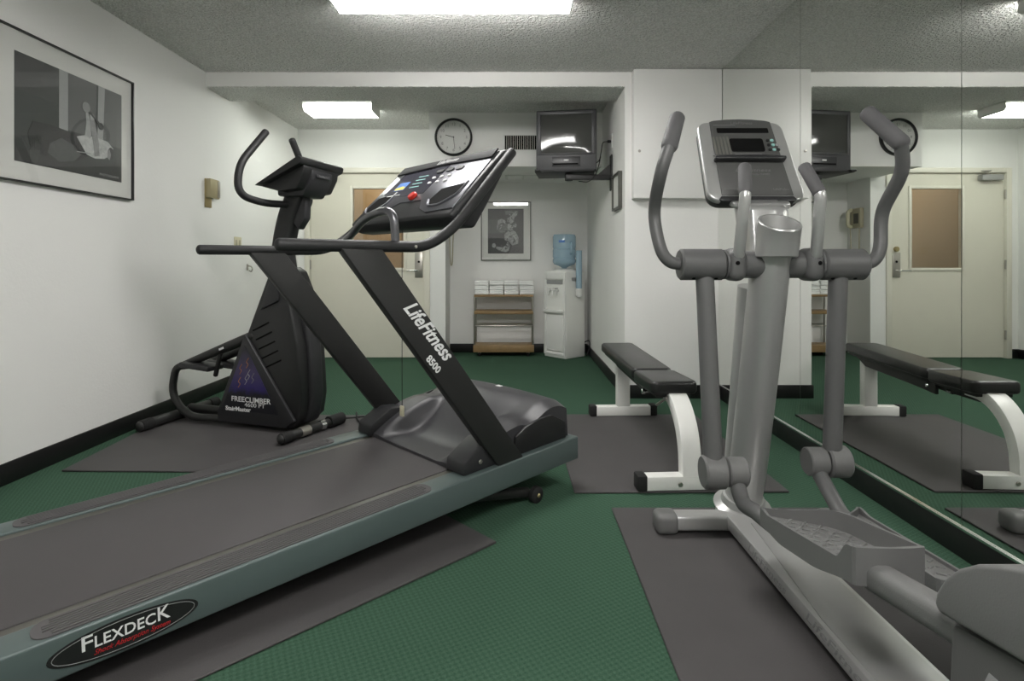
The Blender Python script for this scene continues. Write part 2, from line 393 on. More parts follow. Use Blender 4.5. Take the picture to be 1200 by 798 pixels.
# ---- mirror wall: big sheets in a metal channel
segs = [(-1.05, 0.43), (0.43, 1.916), (1.916, 3.0), (3.0, YP-0.004)]
labs = ['nearest wall mirror sheet, out past the right edge of the photo', 'wall mirror sheet beside the rear cover of the elliptical trainer',
        'wall mirror sheet reflecting the cream door, right of the elliptical trainer', 'wall mirror sheet nearest the white pillar']
for (y0, y1), l in zip(segs, labs):
    b = NB(); bx(b, XM-0.012, XM-0.006, y0+0.0015, y1-0.0015, 0.108, HC-0.004)
    o = obj('mirror_sheet', b, m_mirror); tag(o, l, 'mirror', 'mirror sheets on the right wall')
b = NB(); bx(b, XM-0.02, XM-0.0, -1.05, YP-0.002, 0.1, 0.108); bx(b, XM-0.016, XM-0.012, -1.05, YP-0.002, 0.106, 0.111)
tag(obj('mirror_channel', b, m_chrome), 'bright metal channel holding the mirrors above the black baseboard', 'trim')

# ---- shallow white cabinet on the pillar
cb = thing('wall_cabinet', 'shallow white cabinet high on the pillar beside the mirror', 'cabinet', (1.2, YP, 1.488))
b = NB(); bx(b, 0.868-1.2, XM-0.014-1.2, -0.085, 0, 0, HC-1.488-0.004, bev=0.004); obj('cabinet_panel', b, m_cab, cb)
for x in (0.91, 1.49):
    b = NB(); lathe(b, [(0, 0), (0.011, 0), (0.009, 0.006), (0, 0.008)], (x-1.2, -0.085, 0.345), (0, -1, 0), 14); obj('screw_cap', b, m_steel, cb)

# ================================================================== LIGHTS (lamps of the room)
def fixture(label, x0, x1, y0, y1, strength, tint, grp='ceiling lights'):
    t = thing('ceiling_light', label, 'ceiling light', ((x0+x1)/2, (y0+y1)/2, HC), 0, grp)
    w, dp = x1-x0, y1-y0
    b = NB(); bx(b, -w/2-0.006, w/2+0.006, -dp/2, dp/2, -0.022, -0.001, bev=0.003); obj('housing', b, m_white, t)
    for s in (-1, 1):
        b = NB(); prism(b, [(-dp/2+0.006, -0.022), (dp/2-0.006, -0.022), (dp/2, -0.064), (dp/2-0.028, -0.088), (-dp/2+0.028, -0.088), (-dp/2, -0.064)], YZ, s*w/2, s*(w/2+0.006)); obj('end_cap', b, m_white, t)
    b = NB(); prism(b, [(-dp/2+0.012, -0.023), (dp/2-0.012, -0.023), (dp/2-0.004, -0.062), (dp/2-0.03, -0.085), (-dp/2+0.03, -0.085), (-dp/2+0.004, -0.062)], YZ, -w/2+0.001, w/2-0.001, bev=0.006)
    obj('diffuser', b, emis('tube_glow', tint, strength), t)
    return t
fixture('long fluorescent light on the ceiling above the treadmill', -0.945, 0.29, 2.76, 3.075, LIGHT_MAIN, (1, 0.985, 0.96, 1))
fixture('long fluorescent light reflected in the television, nearest the viewer', -0.5, 0.735, -0.15, 0.17, LIGHT_MAIN*1.5, (1, 0.98, 0.955, 1))
fixture('short fluorescent light on the ceiling in front of the cream door', -1.86, -1.265, 4.93, 5.24, LIGHT_FAR, (0.95, 1, 0.92, 1))

# ================================================================== FLOOR MATS
def mat(label, poly, rad=0.01):
    b = NB(); prism(b, poly, XY, 0.0005, 0.009, bev=0.003, seg=1)
    tag(obj('floor_mat', b, m_mat), label, 'floor mat', 'grey rubber floor mats')
mat('grey rubber mat under the elliptical trainer', [(0.392, 0.1), (1.285, 0.1), (1.285, 2.30), (0.392, 2.30)])
mat('grey rubber mat under the weight bench', [(0.257, 2.455), (1.20, 2.465), (1.185, 3.73), (0.235, 3.73)])
mat('grey rubber mat under the stair climber', [(-2.19, 2.716), (-0.88, 2.69), (-0.86, 3.71), (-2.275, 3.74)])
TA = R(44.0); TO = Vector((0.2835, 2.529, 0))
tu = Vector((math.cos(TA), math.sin(TA), 0)); tv = Vector((-math.sin(TA), math.cos(TA), 0))
def T2(a, c): p = TO+tu*a+tv*c; return (p.x, p.y)
mat('long grey rubber mat under the treadmill', [T2(-2.35, -0.12), T2(-0.607, -0.124), T2(-0.607, 0.80), T2(-2.35, 0.80)])

# ================================================================== TREADMILL (local x forward, y left, z up)
tm = thing('treadmill', 'slate green treadmill with black slanted uprights and console', 'treadmill', TO, TA)
W = 0.85; LR = -2.03
def dz(a): return 0.23+0.0357*a
def rail_poly(a0, a1, d0, d1): return [(a0, dz(a0)+d0), (a1, dz(a1)+d0), (a1, dz(a1)+d1), (a0, dz(a0)+d1)]
for c0, c1 in ((0, 0.10), (W-0.10, W)):
    b = NB(); prism(b, rail_poly(LR, 0, -0.1, 0), XZ, c0, c1, bev=0.007, seg=3); rl = obj('side_rail', b, m_slate, tm)
    # ribbed foot strip
    b = NB(); s0, s1 = -1.866, -0.78; yc = (c0+c1)/2+ (0.0015 if c0 == 0 else -0.0015); hw = 0.043
    mm = Matrix.Translation((0, 0, 0))
    pl = rrect(s1-s0, 2*hw, 0.035, 6, (s0+s1)/2, yc)
    prism(b, pl, lambda p, q, w: Vector((p, q, dz(p)+w)), -0.002, 0.003)
    for k in range(7):
        yy = yc-hw+0.011+k*(2*hw-0.022)/6
        e = 0.02 if 1 < k < 5 else 0.035
        prism(b, [(s0+e, yy-0.0033), (s1-e, yy-0.0033), (s1-e, yy+0.0033), (s0+e, yy+0.0033)], lambda p, q, w: Vector((p, q, dz(p)+w)), 0.001, 0.0058)
    obj('foot_strip', b, m_strip, rl, label='ribbed grey foot strip')
for c0, c1 in ((0.10, 0.142), (W-0.142, W-0.10)):
    b = NB(); prism(b, rail_poly(LR+0.02, -0.45, -0.05, -0.010), XZ, c0, c1); obj('deck_edge', b, m_edge, tm)
b = NB(); prism(b, rail_poly(LR+0.06, -0.40, -0.055, -0.006), XZ, 0.142, W-0.142, bev=0.004); obj('running_belt', b, m_belt, tm)
b = NB(); prism(b, rail_poly(LR-0.03, LR+0.03, -0.095, -0.012), XZ, 0.02, W-0.02, bev=0.02, seg=3); obj('rear_cover', b, m_slate, tm)
b = NB(); prism(b, rail_poly(LR+0.05, -0.05, -0.12, -0.06), XZ, 0.10, W-0.10); obj('underframe', b, m_rubber, tm)
b = NB(); prism(b, rail_poly(-0.03, 0.0, -0.1, -0.004), XZ, 0.10, W-0.10, bev=0.006); obj('front_rail', b, m_slate, tm)
for c in (0.06, W-0.06):
    b = NB(); cyl(b, (LR+0.12, c, 0.009), (LR+0.12, c, dz(LR+0.12)-0.09), 0.03); obj('levelling_foot', b, m_rubber, tm)
    b = NB(); tube(b, [(-0.62, c+(0.04 if c < .4 else -0.04), 0.10), (-0.27, c, 0.036)], 0.022, 10); lg = obj('lift_leg', b, m_black, tm)
    b = NB(); s = -1 if c < .4 else 1
    lathe(b, [(0, -0.016), (0.026, -0.016), (0.034, -0.010), (0.034, 0.010), (0.026, 0.016), (0, 0.016)], (-0.255, c+s*0.04, 0.034), (0, 1, 0), 24); wh = obj('wheel', b, m_rubber, lg)
    b = NB(); cyl(b, (-0.255, c+s*0.03, 0.034), (-0.255, c+s*0.062, 0.034), 0.009, 12); obj('axle_bolt', b, m_brass, wh)
# motor hood
def ss(t): t = max(0, min(1, t)); return t*t*(3-2*t)
def hood_z(a, c):
    q = abs(c-0.425)/0.38
    t = (a+0.64)/0.62
    pod = 0.205+0.165*(1-(1-min(1, max(0, t)/0.85))**2.2)
    a0 = -0.475-0.035*(1-(abs(c-0.425)/0.24)**2 if abs(c-0.425) < 0.24 else 0)
    cen = 0.205+0.18*ss((a-a0)/0.36)+0.008
    k = ss((abs(c-0.425)-0.195)/0.055)*(1-ss((a+0.34)/0.16))
    z = cen*(1-k)+pod*k
    z += 0.012*(1-q*q)*ss((a+0.4)/0.3)
    z -= 0.02*max(0, q-0.86)/0.14*ss((a+0.5)/0.3)
    if a > -0.10: z -= 0.022*((a+0.10)/0.07)**2
    return z
t = NB(); na, nc = 44, 56; A0, A1, C0, C1 = -0.62, -0.03, 0.045, 0.805
g = [[t.verts.new((A0+(A1-A0)*i/na, C0+(C1-C0)*j/nc, hood_z(A0+(A1-A0)*i/na, C0+(C1-C0)*j/nc))) for j in range(nc+1)] for i in range(na+1)]
for i in range(na):
    for j in range(nc): t.faces.new((g[i][j], g[i+1][j], g[i+1][j+1], g[i][j+1]))
per = [g[i][0] for i in range(na+1)]+[g[na][j] for j in range(1, nc+1)]+[g[i][nc] for i in range(na-1, -1, -1)]+[g[0][j] for j in range(nc-1, 0, -1)]
low = []
for v in per:
    fx = 0.012 if v.co.x > -0.04 else 0
    low.append(t.verts.new((v.co.x+fx, v.co.y, dz(v.co.x)-0.05)))
for i in range(len(per)):
    j = (i+1) % len(per); t.faces.new((per[i], per[j], low[j], low[i]))
t.faces.new(low); bmesh.ops.recalc_face_normals(t, faces=t.faces)
hd = obj('motor_hood', t, m_hood, tm, ang=50)
# black lower side panels of the hood
for c0, c1 in ((0.030, 0.046), (W-0.046, W-0.030)):
    b = NB(); prism(b, [(-0.37, dz(-.37)), (-0.05, dz(-.05)), (-0.055, 0.30), (-0.14, 0.345), (-0.22, 0.342), (-0.30, 0.325), (-0.36, 0.295)], XZ, c0, c1, bev=0.004); obj('hood_side_panel', b, m_blackpl, hd)
b = NB(); box(b, (-0.012, 0.42, 0.285), (0.012, 0.66, 0.10), rot=(0, R(-7), 0), bev=0.005); obj('front_panel', b, m_blackpl, hd)
b = NB(); box(b, (-0.0035, 0.13, 0.305), (0.004, 0.085, 0.022), rot=(0, R(-7), 0)); obj('front_label', b, m_greyink, hd, label='small pale label')
text('front_lettering', 'LifeFitness', 0.016, m_red, hd, frame((-0.0005, 0.13, 0.305), (0, 1, 0), (-0.12, 0, 1)), 0.2)
b = NB(); box(b, (-0.10, 0.42, hood_z(-0.10, 0.42)+0.001), (0.022, 0.03, 0.002)); obj('hood_sticker', b, m_ink, hd)
# uprights
for c0, c1, s in ((0.006, 0.048, 0), (W-0.048, W-0.006, 1)):
    b = NB(); prism(b, [(-0.470, dz(-.47)-0.012), (-0.333, dz(-.333)-0.012), (-0.991, 1.05), (-1.136, 1.05)], XZ, c0, c1, bev=0.005); up = obj('upright', b, m_black, tm)
    cc = (c0+c1)/2
    b = NB(); prism(b, [(-0.64, dz(-.64)), (-0.46, dz(-.46)), (-0.45, 0.310), (-0.53, 0.318), (-0.635, 0.256)], XZ, cc-0.005 if s == 0 else cc-0.11, cc+0.11 if s == 0 else cc+0.005, bev=0.008); fb = obj('foot_bracket', b, m_blackpl2, up)
    b = NB(); cyl(b, (-0.56, cc-0.004 if s == 0 else cc+0.004, 0.245), (-0.56, cc-0.010 if s == 0 else cc+0.010, 0.245), 0.009, 12); obj('bracket_bolt', b, m_steel, fb)
    if s == 0:
        xd = (0.655, 0, -0.756); yd = (0.756, 0, 0.655)
        text('maker_lettering', 'LifeFitness', 0.072, m_ink, up, frame((-0.812, 0.0055, 0.768), xd, yd), 0.5, bold=0.0015, fit=0.275)
        text('model_lettering', '8500', 0.036, m_ink, up, frame((-0.790, 0.0055, 0.648), xd, yd), 0.0, bold=0.001, fit=0.075)
    # handrail: straight grip, bend, then up along the console
    y = 0.03 if s == 0 else W-0.03
    P = fillet([(-1.32, y, 1.058), (-0.80, y, 1.062), (-0.68, y, 1.135), (-0.385, y, 1.455)], 0.16, 10)
    b = NB(); tube(b, P, 0.0195, 16); obj('handrail', b, m_grip, tm)
    b = NB(); cyl(b, (-0.86, y-0.018 if s == 0 else y+0.018, 1.061), (-0.86, y-0.022 if s == 0 else y+0.022, 1.061), 0.006, 10); obj('rail_bolt', b, m_steel, tm)
# console
b = NB(); prism(b, [(-0.69, 1.185), (-0.405, 1.470), (-0.375, 1.462), (-0.42, 1.36), (-0.50, 1.235), (-0.565, 1.14), (-0.645, 1.145)], XZ, 0.045, 0.805, bev=0.014, seg=3)
# arched crest
prism(b, [(0.05, 0), (0.80, 0), (0.76, 0.020), (0.62, 0.036), (0.425, 0.042), (0.23, 0.036), (0.09, 0.020)], lambda p, q, w: Vector((-0.415+0.707*q-0.707*w*-1, p, 1.455+0.707*q+0.707*w*-1)), -0.004, 0.030, bev=0.006)
cn = obj('console', b, m_blackpl2, tm)
CF = frame((-0.685, 0.425, 1.190), (0, -1, 0), (1, 0, 1))    # local x to the runner's right, y up the face, z out to the runner
CO = onf(CF)
b = NB(); prism(b, [(-0.365, 0.075), (-0.345, 0.37), (0.345, 0.37), (0.365, 0.03), (0.20, 0.02), (0.13, 0.05), (0.08, 0.11), (-0.08, 0.11), (-0.13, 0.075)], CO, -0.004, 0.005, bev=0.002); fp = obj('face_panel', b, m_consil, cn)
b = NB(); prism(b, [(-0.30, 0.185), (-0.285, 0.345), (0.07, 0.345), (0.05, 0.155), (-0.1, 0.155)], CO, 0.004, 0.0062); obj('display_panel', b, m_violet, fp)
b = NB(); prism(b, [(-0.35, 0.335), (-0.345, 0.395), (0.345, 0.395), (0.35, 0.335), (0, 0.350)], CO, 0.004, 0.012, bev=0.003); bd = obj('brow_band', b, M('brow_plastic', (0.012, 0.012, 0.013, 1), 0.65, spec=0.2), cn)
text('maker_lettering', 'LifeFitness', 0.034, m_greyink, bd, CF @ Matrix.Translation((0.03, 0.370, 0.0125)), 0.35, bold=0.001, fit=0.15)
b = NB(); prism(b, rrect(0.085, 0.06, 0.004, 3, -0.20, 0.235), CO, 0.006, 0.007); sc = obj('program_screen', b, m_blue, fp, label='small blue and yellow screen print')
b = NB(); prism(b, [(-0.238, 0.21), (-0.162, 0.21), (-0.162, 0.228), (-0.19, 0.235), (-0.238, 0.226)], CO, 0.007, 0.0075); obj('screen_print', b, m_yel, sc)
for i in range(4):
    b = NB(); prism(b, rrect(0.075, 0.006, 0.002, 2, -0.08, 0.215+i*0.025), CO, 0.006, 0.007); obj('readout_line', b, m_teal, fp)
b = NB(); prism(b, rrect(0.11, 0.005, 0.002, 2, -0.20, 0.170), CO, 0.006, 0.007); obj('readout_line', b, m_ink, fp)
for i in range(3):
    b = NB(); prism(b, rrect(0.05, 0.022, 0.008, 3, 0.035+i*0.068, 0.305), CO, 0.006, 0.010); obj('program_key', b, m_blackpl, fp)
    for j in range(2):
        b = NB(); prism(b, rrect(0.02, 0.012, 0.004, 3, 0.03+i*0.055, 0.225+j*0.035), CO, 0.006, 0.010); obj('speed_key', b, m_ink, fp)
b = NB(); cyl(b, CF @ Vector((0.0, 0.135, 0.004)), CF @ Vector((0.0, 0.135, 0.022)), 0.022); obj('stop_button', b, m_redb, cn, label='round red stop button')
for x, w_ in ((0.235, 0.16), (-0.27, 0.14)):
    b = NB(); prism(b, [(x-w_/2, 0.10), (x-w_/2+0.02, 0.165), (x+w_/2, 0.185), (x+w_/2-0.005, 0.11), (x+w_/2-0.06, 0.065), (x-w_/2+0.03, 0.065)], CO, 0.003, 0.0065); tr = obj('cup_tray', b, m_dark, cn)
    b = NB(); P = [CF @ Vector(p) for p in ((x-w_/2-0.01, 0.10, 0.006), (x-w_/2+0.025, 0.055, 0.008), (x+w_/2-0.055, 0.055, 0.008), (x+w_/2+0.01, 0.108, 0.008), (x+w_/2+0.012, 0.19, 0.006))]
    tube(b, fillet(P, 0.02), 0.005, 8); obj('tray_lip', b, m_consil, tr)
# runner's grip bar
b = NB(); P = [(-0.925, 0.035, 1.07), (-0.93, 0.045, 1.165), (-0.93, 0.12, 1.185), (-0.90, 0.30, 1.165), (-0.85, 0.50, 1.115), (-0.82, 0.66, 1.085), (-0.82, 0.81, 1.068)]
tube(b, catmull(P, 8), 0.0145, 14); obj('grip_bar', b, M('dark_metal_bar', (0.14, 0.14, 0.15, 1), 0.3, 0.7), tm, label='silver grip bar between the handrails')
# safety cord
b = NB(); tube(b, [(-0.66, 0.41, 1.15), (-0.66, 0.41, 0.40)], 0.0016, 6); sc = obj('safety_cord', b, m_rubber, tm)
b = NB(); box(b, (-0.66, 0.41, 0.385), (0.012, 0.022, 0.045), bev=0.004); obj('cord_clip', b, m_ivory, sc)
# oval badge on the near rail
BM_ = frame((-1.69, -0.0005, dz(-1.69)-0.052), (1, 0, 0.0357), (0, 0, 1))
b = NB(); prism(b, ell(0.152, 0.039, 48), onf(BM_), 0.0, 0.0012); bg = obj('badge', b, m_blackpl, tm, label='black oval badge')
b = NB()
for k in range(48):
    p = [Vector((0.143*math.cos(2*PI*(k+i)/48), 0.0335*math.sin(2*PI*(k+i)/48), 0.0014)) for i in (0, 1)]
    tube(b, [BM_ @ q for q in p], 0.0007, 5, 'flat')
obj('badge_ring', b, m_greyink, bg)
for tx, sz, x, z, ft in (('F', 0.049, -0.0795, 0.004, 0.021), ('LEXDEC', 0.037, -0.004, 0.0, 0.122), ('K', 0.049, 0.0735, 0.004, 0.027)):
    text('badge_lettering', tx, sz, m_ink, bg, BM_ @ Matrix.Translation((x, z+0.006, 0.0012)), 0.0, bold=0.0004, fit=ft)
text('badge_script', 'Shock Absorption System', 0.017, m_red, bg, BM_ @ Matrix.Translation((0.01, -0.0175, 0.0012)), 0.4, fit=0.155)

# ================================================================== STAIR CLIMBER (local x = user's forward, y = left)
sc = thing('stair_climber', 'black stair climber with purple side graphic by the left wall', 'stair climber', (-1.212, 3.405, 0.009), R(-18))
HWB = 0.145
prof = [(-0.60, 0.03), (-0.61, 0.09), (-0.225, 0.96), (-0.205, 0.98), (-0.15, 0.95), (-0.10, 0.84), (-0.02, 0.50), (0.0, 0.20), (-0.02, 0.08), (-0.08, 0.02)]
b = NB(); prism(b, prof, XZ, -HWB+0.02, HWB-0.02, bev=0.016, seg=3); bdy = obj('body_shroud', b, m_blackpl, sc)
b = NB(); prism(b, [(-0.13, 0.93), (-0.055, 0.86), (0.012, 0.50), (0.03, 0.20), (0.0, 0.05), (-0.06, 0.03), (-0.08, 0.1), (-0.05, 0.3), (-0.07, 0.6), (-0.15, 0.88)], XZ, -0.055, 0.055, bev=0.022, seg=3); obj('front_spine', b, m_blackpl2, bdy)
for s in (-1, 1):
    y0, y1 = s*(HWB-0.03), s*HWB
    b = NB(); prism(b, [(-0.395, 0.575), (-0.605, 0.09), (-0.60, 0.03), (-0.10, 0.03), (-0.03, 0.075)], XZ, y0, y1, bev=0.010); tp = obj('side_pyramid', b, m_blackpl2, bdy)
    y2 = s*(HWB+0.0015)
    b = NB(); prism(b, [(-0.39, 0.51), (-0.555, 0.125), (-0.555, 0.115), (-0.145, 0.105)], XZ, s*(HWB-0.002), y2)
    m = bpy.data.materials.get('climber_graphic')
    if m is None:
        m = bpy.data.materials.new('climber_graphic'); m.use_nodes = True; nt = m.node_tree; bs = nt.nodes['Principled BSDF']; bs.inputs['Roughness'].default_value = 0.35
        tc = nt.nodes.new('ShaderNodeTexCoord'); sp = nt.nodes.new('ShaderNodeSeparateXYZ'); nt.links.new(tc.outputs['Object'], sp.inputs[0])
        no = nt.nodes.new('ShaderNodeTexNoise'); no.inputs['Scale'].default_value = 30; nt.links.new(tc.outputs['Object'], no.inputs['Vector'])
        ma = nt.nodes.new('ShaderNodeMath'); ma.operation = 'MULTIPLY_ADD'; ma.inputs[1].default_value = 0.06; nt.links.new(no.outputs['Fac'], ma.inputs[0]); nt.links.new(sp.outputs[2], ma.inputs[2])
        rp = nt.nodes.new('ShaderNodeValToRGB'); cr = rp.color_ramp
        cr.elements[0].position = 0.24; cr.elements[0].color = (0.008, 0.008, 0.012, 1); cr.elements[1].position = 0.28; cr.elements[1].color = (0.022, 0.012, 0.12, 1)
        e = cr.elements.new(0.38); e.color = (0.06, 0.045, 0.13, 1); e = cr.elements.new(0.52); e.color = (0.015, 0.014, 0.02, 1)
        nt.links.new(ma.outputs[0], rp.inputs[0]); nt.links.new(rp.outputs[0], bs.inputs['Base Color'])
    gp = obj('side_graphic', b, m, tp, label='purple and black triangular graphic')
    for k in range(5):
        b = NB(); z = 0.40+0.055*k; x = -0.20-0.022*k
        box(b, (x, s*(HWB-0.019), z), (0.13, 0.006, 0.009), rot=(0, R(-24), 0), bev=0.002); obj('vent_slot', b, m_dark, bdy)
    b = NB(); prism(b, [(-0.285, 0.72), (-0.155, 0.775), (-0.165, 0.88), (-0.20, 0.92), (-0.235, 0.86)], XZ, s*(HWB-0.03), s*(HWB-0.005), bev=0.008); obj('upper_cover', b, m_blackpl2, bdy)
    if s < 0:
        fm = lambda x, z: frame((x, -HWB-0.0015, z), (1, 0, 0), (0, 0, 1))
        text('model_lettering', 'FREECLIMBER', 0.044, m_ink, gp, fm(-0.345, 0.178), 0, bold=0.0005, fit=0.29)
        text('number_lettering', '4600 PT', 0.036, m_ink, gp, fm(-0.315, 0.148), 0, fit=0.15)
        text('maker_lettering', 'StairMaster', 0.036, m_ink, gp, fm(-0.44, 0.118), 0, bold=0.001, fit=0.19)
        for (x, z, mm) in ((-0.37, 0.40, m_orange), (-0.42, 0.36, m_orange), (-0.43, 0.28, m_orange), (-0.36, 0.33, m_greyink), (-0.33, 0.31, m_dimink), (-0.38, 0.30, m_greyink)):
            b = NB(); tube(b, catmull([(x-0.008, -HWB-0.0018, z-0.03), (x+0.006, -HWB-0.0018, z-0.008), (x-0.006, -HWB-0.0018, z+0.006), (x+0.010, -HWB-0.0018, z+0.03)], 5), 0.0022, 6); obj('graphic_stroke', b, mm, gp)
# neck
b = NB(); SECR = [(x, y) for x, y in rrect(2, 1.5, 0.5, 3)]
tube(b, catmull([(-0.19, 0, 0.84), (-0.222, 0, 1.0), (-0.228, 0, 1.10), (-0.185, 0, 1.28), (-0.12, 0, 1.42), (-0.10, 0, 1.48)], 5), 0.066, cap='flat', sec=SECR, up=(1, 0, 0)); nk = obj('neck', b, m_blackpl, sc)
b = NB(); prism(b, [(-0.10, 1.20), (-0.05, 1.27), (-0.045, 1.38), (-0.07, 1.45), (-0.14, 1.42), (-0.17, 1.28)], XZ, -0.03, 0.03, bev=0.012); obj('neck_fin', b, m_blackpl2, nk)
# console of the climber
b = NB()
prism(b, [(-0.275, 1.455), (-0.20, 1.465), (0.055, 1.565), (0.065, 1.60), (0.04, 1.615)], XZ, -0.205, 0.205, bev=0.010); cs = obj('console', b, m_blackpl, sc)
b = NB(); t_ = [(-0.19, 1.40), (-0.01, 1.395), (0.05, 1.49), (0.058, 1.55), (-0.2, 1.475)]
prism(b, t_, XZ, -0.10, 0.10, bev=0.012); obj('console_pod', b, m_blackpl2, cs)
b = NB(); prism(b, [(-0.262, 1.455), (-0.12, 1.418), (0.0, 1.43), (0.043, 1.51), (0.054, 1.56), (0.03, 1.585)], XZ, -0.165, 0.165, bev=0.012); obj('console_tray', b, m_blackpl, cs)
b = NB(); box(b, (0.058, 0.0, 1.515), (0.008, 0.13, 0.022), rot=(0, R(-8), 0), bev=0.003); nm = obj('name_plate', b, m_blackpl2, cs)
text('maker_lettering', 'StairMaster', 0.02, m_dimink, nm, frame((0.0625, 0.0, 1.515), (0, 1, 0), (0.14, 0, 1)), 0)
b = NB(); box(b, (-0.1, 0, 1.545), (0.26, 0.30, 0.004), rot=(0, R(-25), 0)); obj('display_face', b, m_violet, cs)
# handlebars
for s in (-1, 1):
    P = fillet([(-0.16, s*0.03, 1.355), (-0.235, s*0.17, 1.352), (-0.28, s*0.315, 1.39), (-0.285, s*0.30, 1.56), (-0.262, s*0.115, 1.785)], 0.10, 10)
    b = NB(); tube(b, P, 0.0215, 16); obj('handlebar', b, m_grip, sc)
# base, stabilisers, steps
b = NB(); tube(b, [(-0.10, 0, 0.045), (-0.97, 0.0, 0.05)], 0.03, 12); obj('base_tube', b, m_black, sc)
b = NB(); tube(b, [(-0.935, -0.385, 0.034), (-1.0, 0.24, 0.034)], 0.030, 14); rs = obj('stabiliser', b, m_black, sc)
for p, q in (((-0.935, -0.385), (-0.945, -0.30)), ((-1.0, 0.24), (-0.992, 0.16))):
    b = NB(); cyl(b, (p[0], p[1], 0.034), (q[0], q[1], 0.034), 0.0345); obj('end_cap', b, m_rubber, rs)
b = NB(); tube(b, [(0.03, -0.33, 0.034), (0.085, 0.12, 0.034)], 0.026, 14); fs = obj('stabiliser', b, m_black, sc)
for t0, t1, r, mm, nme in ((0.0, 0.16, 0.031, m_rubber, 'end_cap'), (0.30, 0.46, 0.028, m_steel, 'chrome_sleeve'), (0.64, 0.72, 0.029, m_chrome, 'chrome_sleeve'), (0.80, 1.06, 0.036, m_rubber, 'transport_wheel')):
    f = lambda t: (0.03+0.055*t, -0.33+0.45*t, 0.034 if r < 0.035 else 0.036)
    b = NB(); cyl(b, f(t0), f(t1), r); obj(nme, b, mm, fs)
b = NB(); tube(b, catmull([(0.06, 0.05, 0.06), (0.10, 0.20, 0.02), (0.20, 0.32, 0.012), (0.26, 0.26, 0.012), (0.20, 0.18, 0.012), (0.12, 0.26, 0.012), (0.05, 0.36, 0.012)], 8), 0.005, 8); obj('power_cord', b, m_rubber, sc)
for s, dzp in ((-1, 0.0), (1, -0.02)):
    y = s*0.10
    b = NB(); tube(b, [(-0.36, y, 0.56+dzp), (-0.60, y, 0.47+dzp), (-0.93, y, 0.345+dzp)], [0.033, 0.03, 0.024], 12); ar = obj('step_arm', b, m_black, sc)
    if s < 0: b = NB(); tube(b, fillet([(-0.55, y+s*0.02, 0.045), (-0.86, y+s*0.02, 0.03), (-1.0, y+s*0.02, 0.16), (-0.96, y+s*0.02, 0.34), (-0.86, y+s*0.02, 0.355)], 0.10, 8), 0.023, 12); obj('step_loop', b, m_black, ar)
    b = NB(); box(b, (-0.775, y-s*0.0, 0.355+dzp), (0.24, 0.13, 0.035), rot=(0, R(4), 0), bev=0.012); pd = obj('step_pedal', b, m_blackpl2, ar)
    b = NB(); tube(b, [(-0.62, y, 0.45+dzp), (-0.66, y, 0.30+dzp)], 0.014, 10); obj('damper_rod', b, m_black, ar)
    b = NB(); box(b, (-0.58, y+s*0.035, 0.475+dzp), (0.035, 0.004, 0.012), rot=(0, R(-22), 0)); obj('arm_sticker', b, m_ink, ar)

# ================================================================== ELLIPTICAL TRAINER (local = world minus origin)
EX = 0.866
et = thing('elliptical_trainer', 'silver grey elliptical trainer in front of the mirror', 'elliptical trainer', (EX, 2.1, 0.009))
OY, OZ = 2.1, 0.009
def E(x, y, z): return Vector((x-EX, y-OY, z-OZ))
# base beam with rounded nose
b = NB(); hw = 0.09
nose = [(0.09*math.sin(a), 2.175+0.075*math.cos(a)) for a in [R(-90+180*k/14) for k in range(15)]]
poly = [(-hw, 0.25)]+[(x, y) for x, y in nose]+[(hw, 0.25)]
prism(b, poly, lambda p, q, w_: Vector((p, q-OY, w_-OZ+0.010*(2.2-q))), 0.030, 0.078, bev=0.006); bs = obj('base_beam', b, m_silver2, et)
b = NB(); prism(b, [(-0.045, 0.9), (-0.075, 1.1), (-0.078, 1.45), (-0.03, 2.0), (0.06, 2.0), (0.076, 1.45), (0.076, 0.9)], lambda p, q, w_: Vector((p, q-OY, w_-OZ+0.010*(2.2-q))), 0.077, 0.082, bev=0.003); obj('beam_cover', b, m_silver, bs)
for yc, l in ((1.75, 0.26), (1.36, 0.30)):
    text('beam_lettering', 'LifeFitness', 0.036, M('faint_ink', (0.33, 0.33, 0.33, 1), 0.4, 0.5), bs, frame((-hw-0.0004, yc-OY, 0.056-OZ+0.010*(2.2-yc)), (0, -1, 0), (0, 0, 1)), 0.3, fit=l)
# front foot
b = NB(); bx(b, -0.30, 0.30, 2.06-OY, 2.13-OY, 0.022-OZ, 0.078-OZ, bev=0.012, seg=3); ff = obj('front_foot', b, m_silver2, et)
for s in (-1, 1):
    b = NB(); bx(b, s*0.265, s*0.35, 2.052-OY, 2.138-OY, 0.0, 0.084-OZ, bev=0.022, seg=4); obj('foot_cap', b, m_grey2, ff)
# column
b = NB(); P = catmull([E(EX, 2.155, 0.08), E(EX, 2.10, 0.24), E(EX, 2.02, 0.55), E(EX, 1.95, 0.85), E(EX, 1.905, 1.05)], 6)
tube(b, P, [0.064-0.002*k/len(P) for k in range(len(P))], cap='flat', sec=[(1.15*math.cos(2*PI*k/28), 1.0*math.sin(2*PI*k/28)) for k in range(28)], up=(0, 1, 0)); colm = obj('column', b, m_silver, et, ang=50)
b = NB(); lathe(b, [(0, 0), (0.105, 0), (0.105, 0.004), (0.08, 0.02), (0.074, 0.045), (0, 0.045)], E(EX, 2.15, 0.080), (0, -0.25, 1), 32); obj('column_collar', b, m_silver2, colm)
b = NB(); tube(b, [E(EX-0.004, 2.155+0.045, 0.12), E(EX-0.004, 1.985+0.062, 0.92)], 0.055, cap='flat', sec=[(math.cos(2*PI*k/20), 0.92*math.sin(2*PI*k/20)) for k in range(20)], up=(0, 1, 0)); obj('column_back', b, m_silver2, colm)
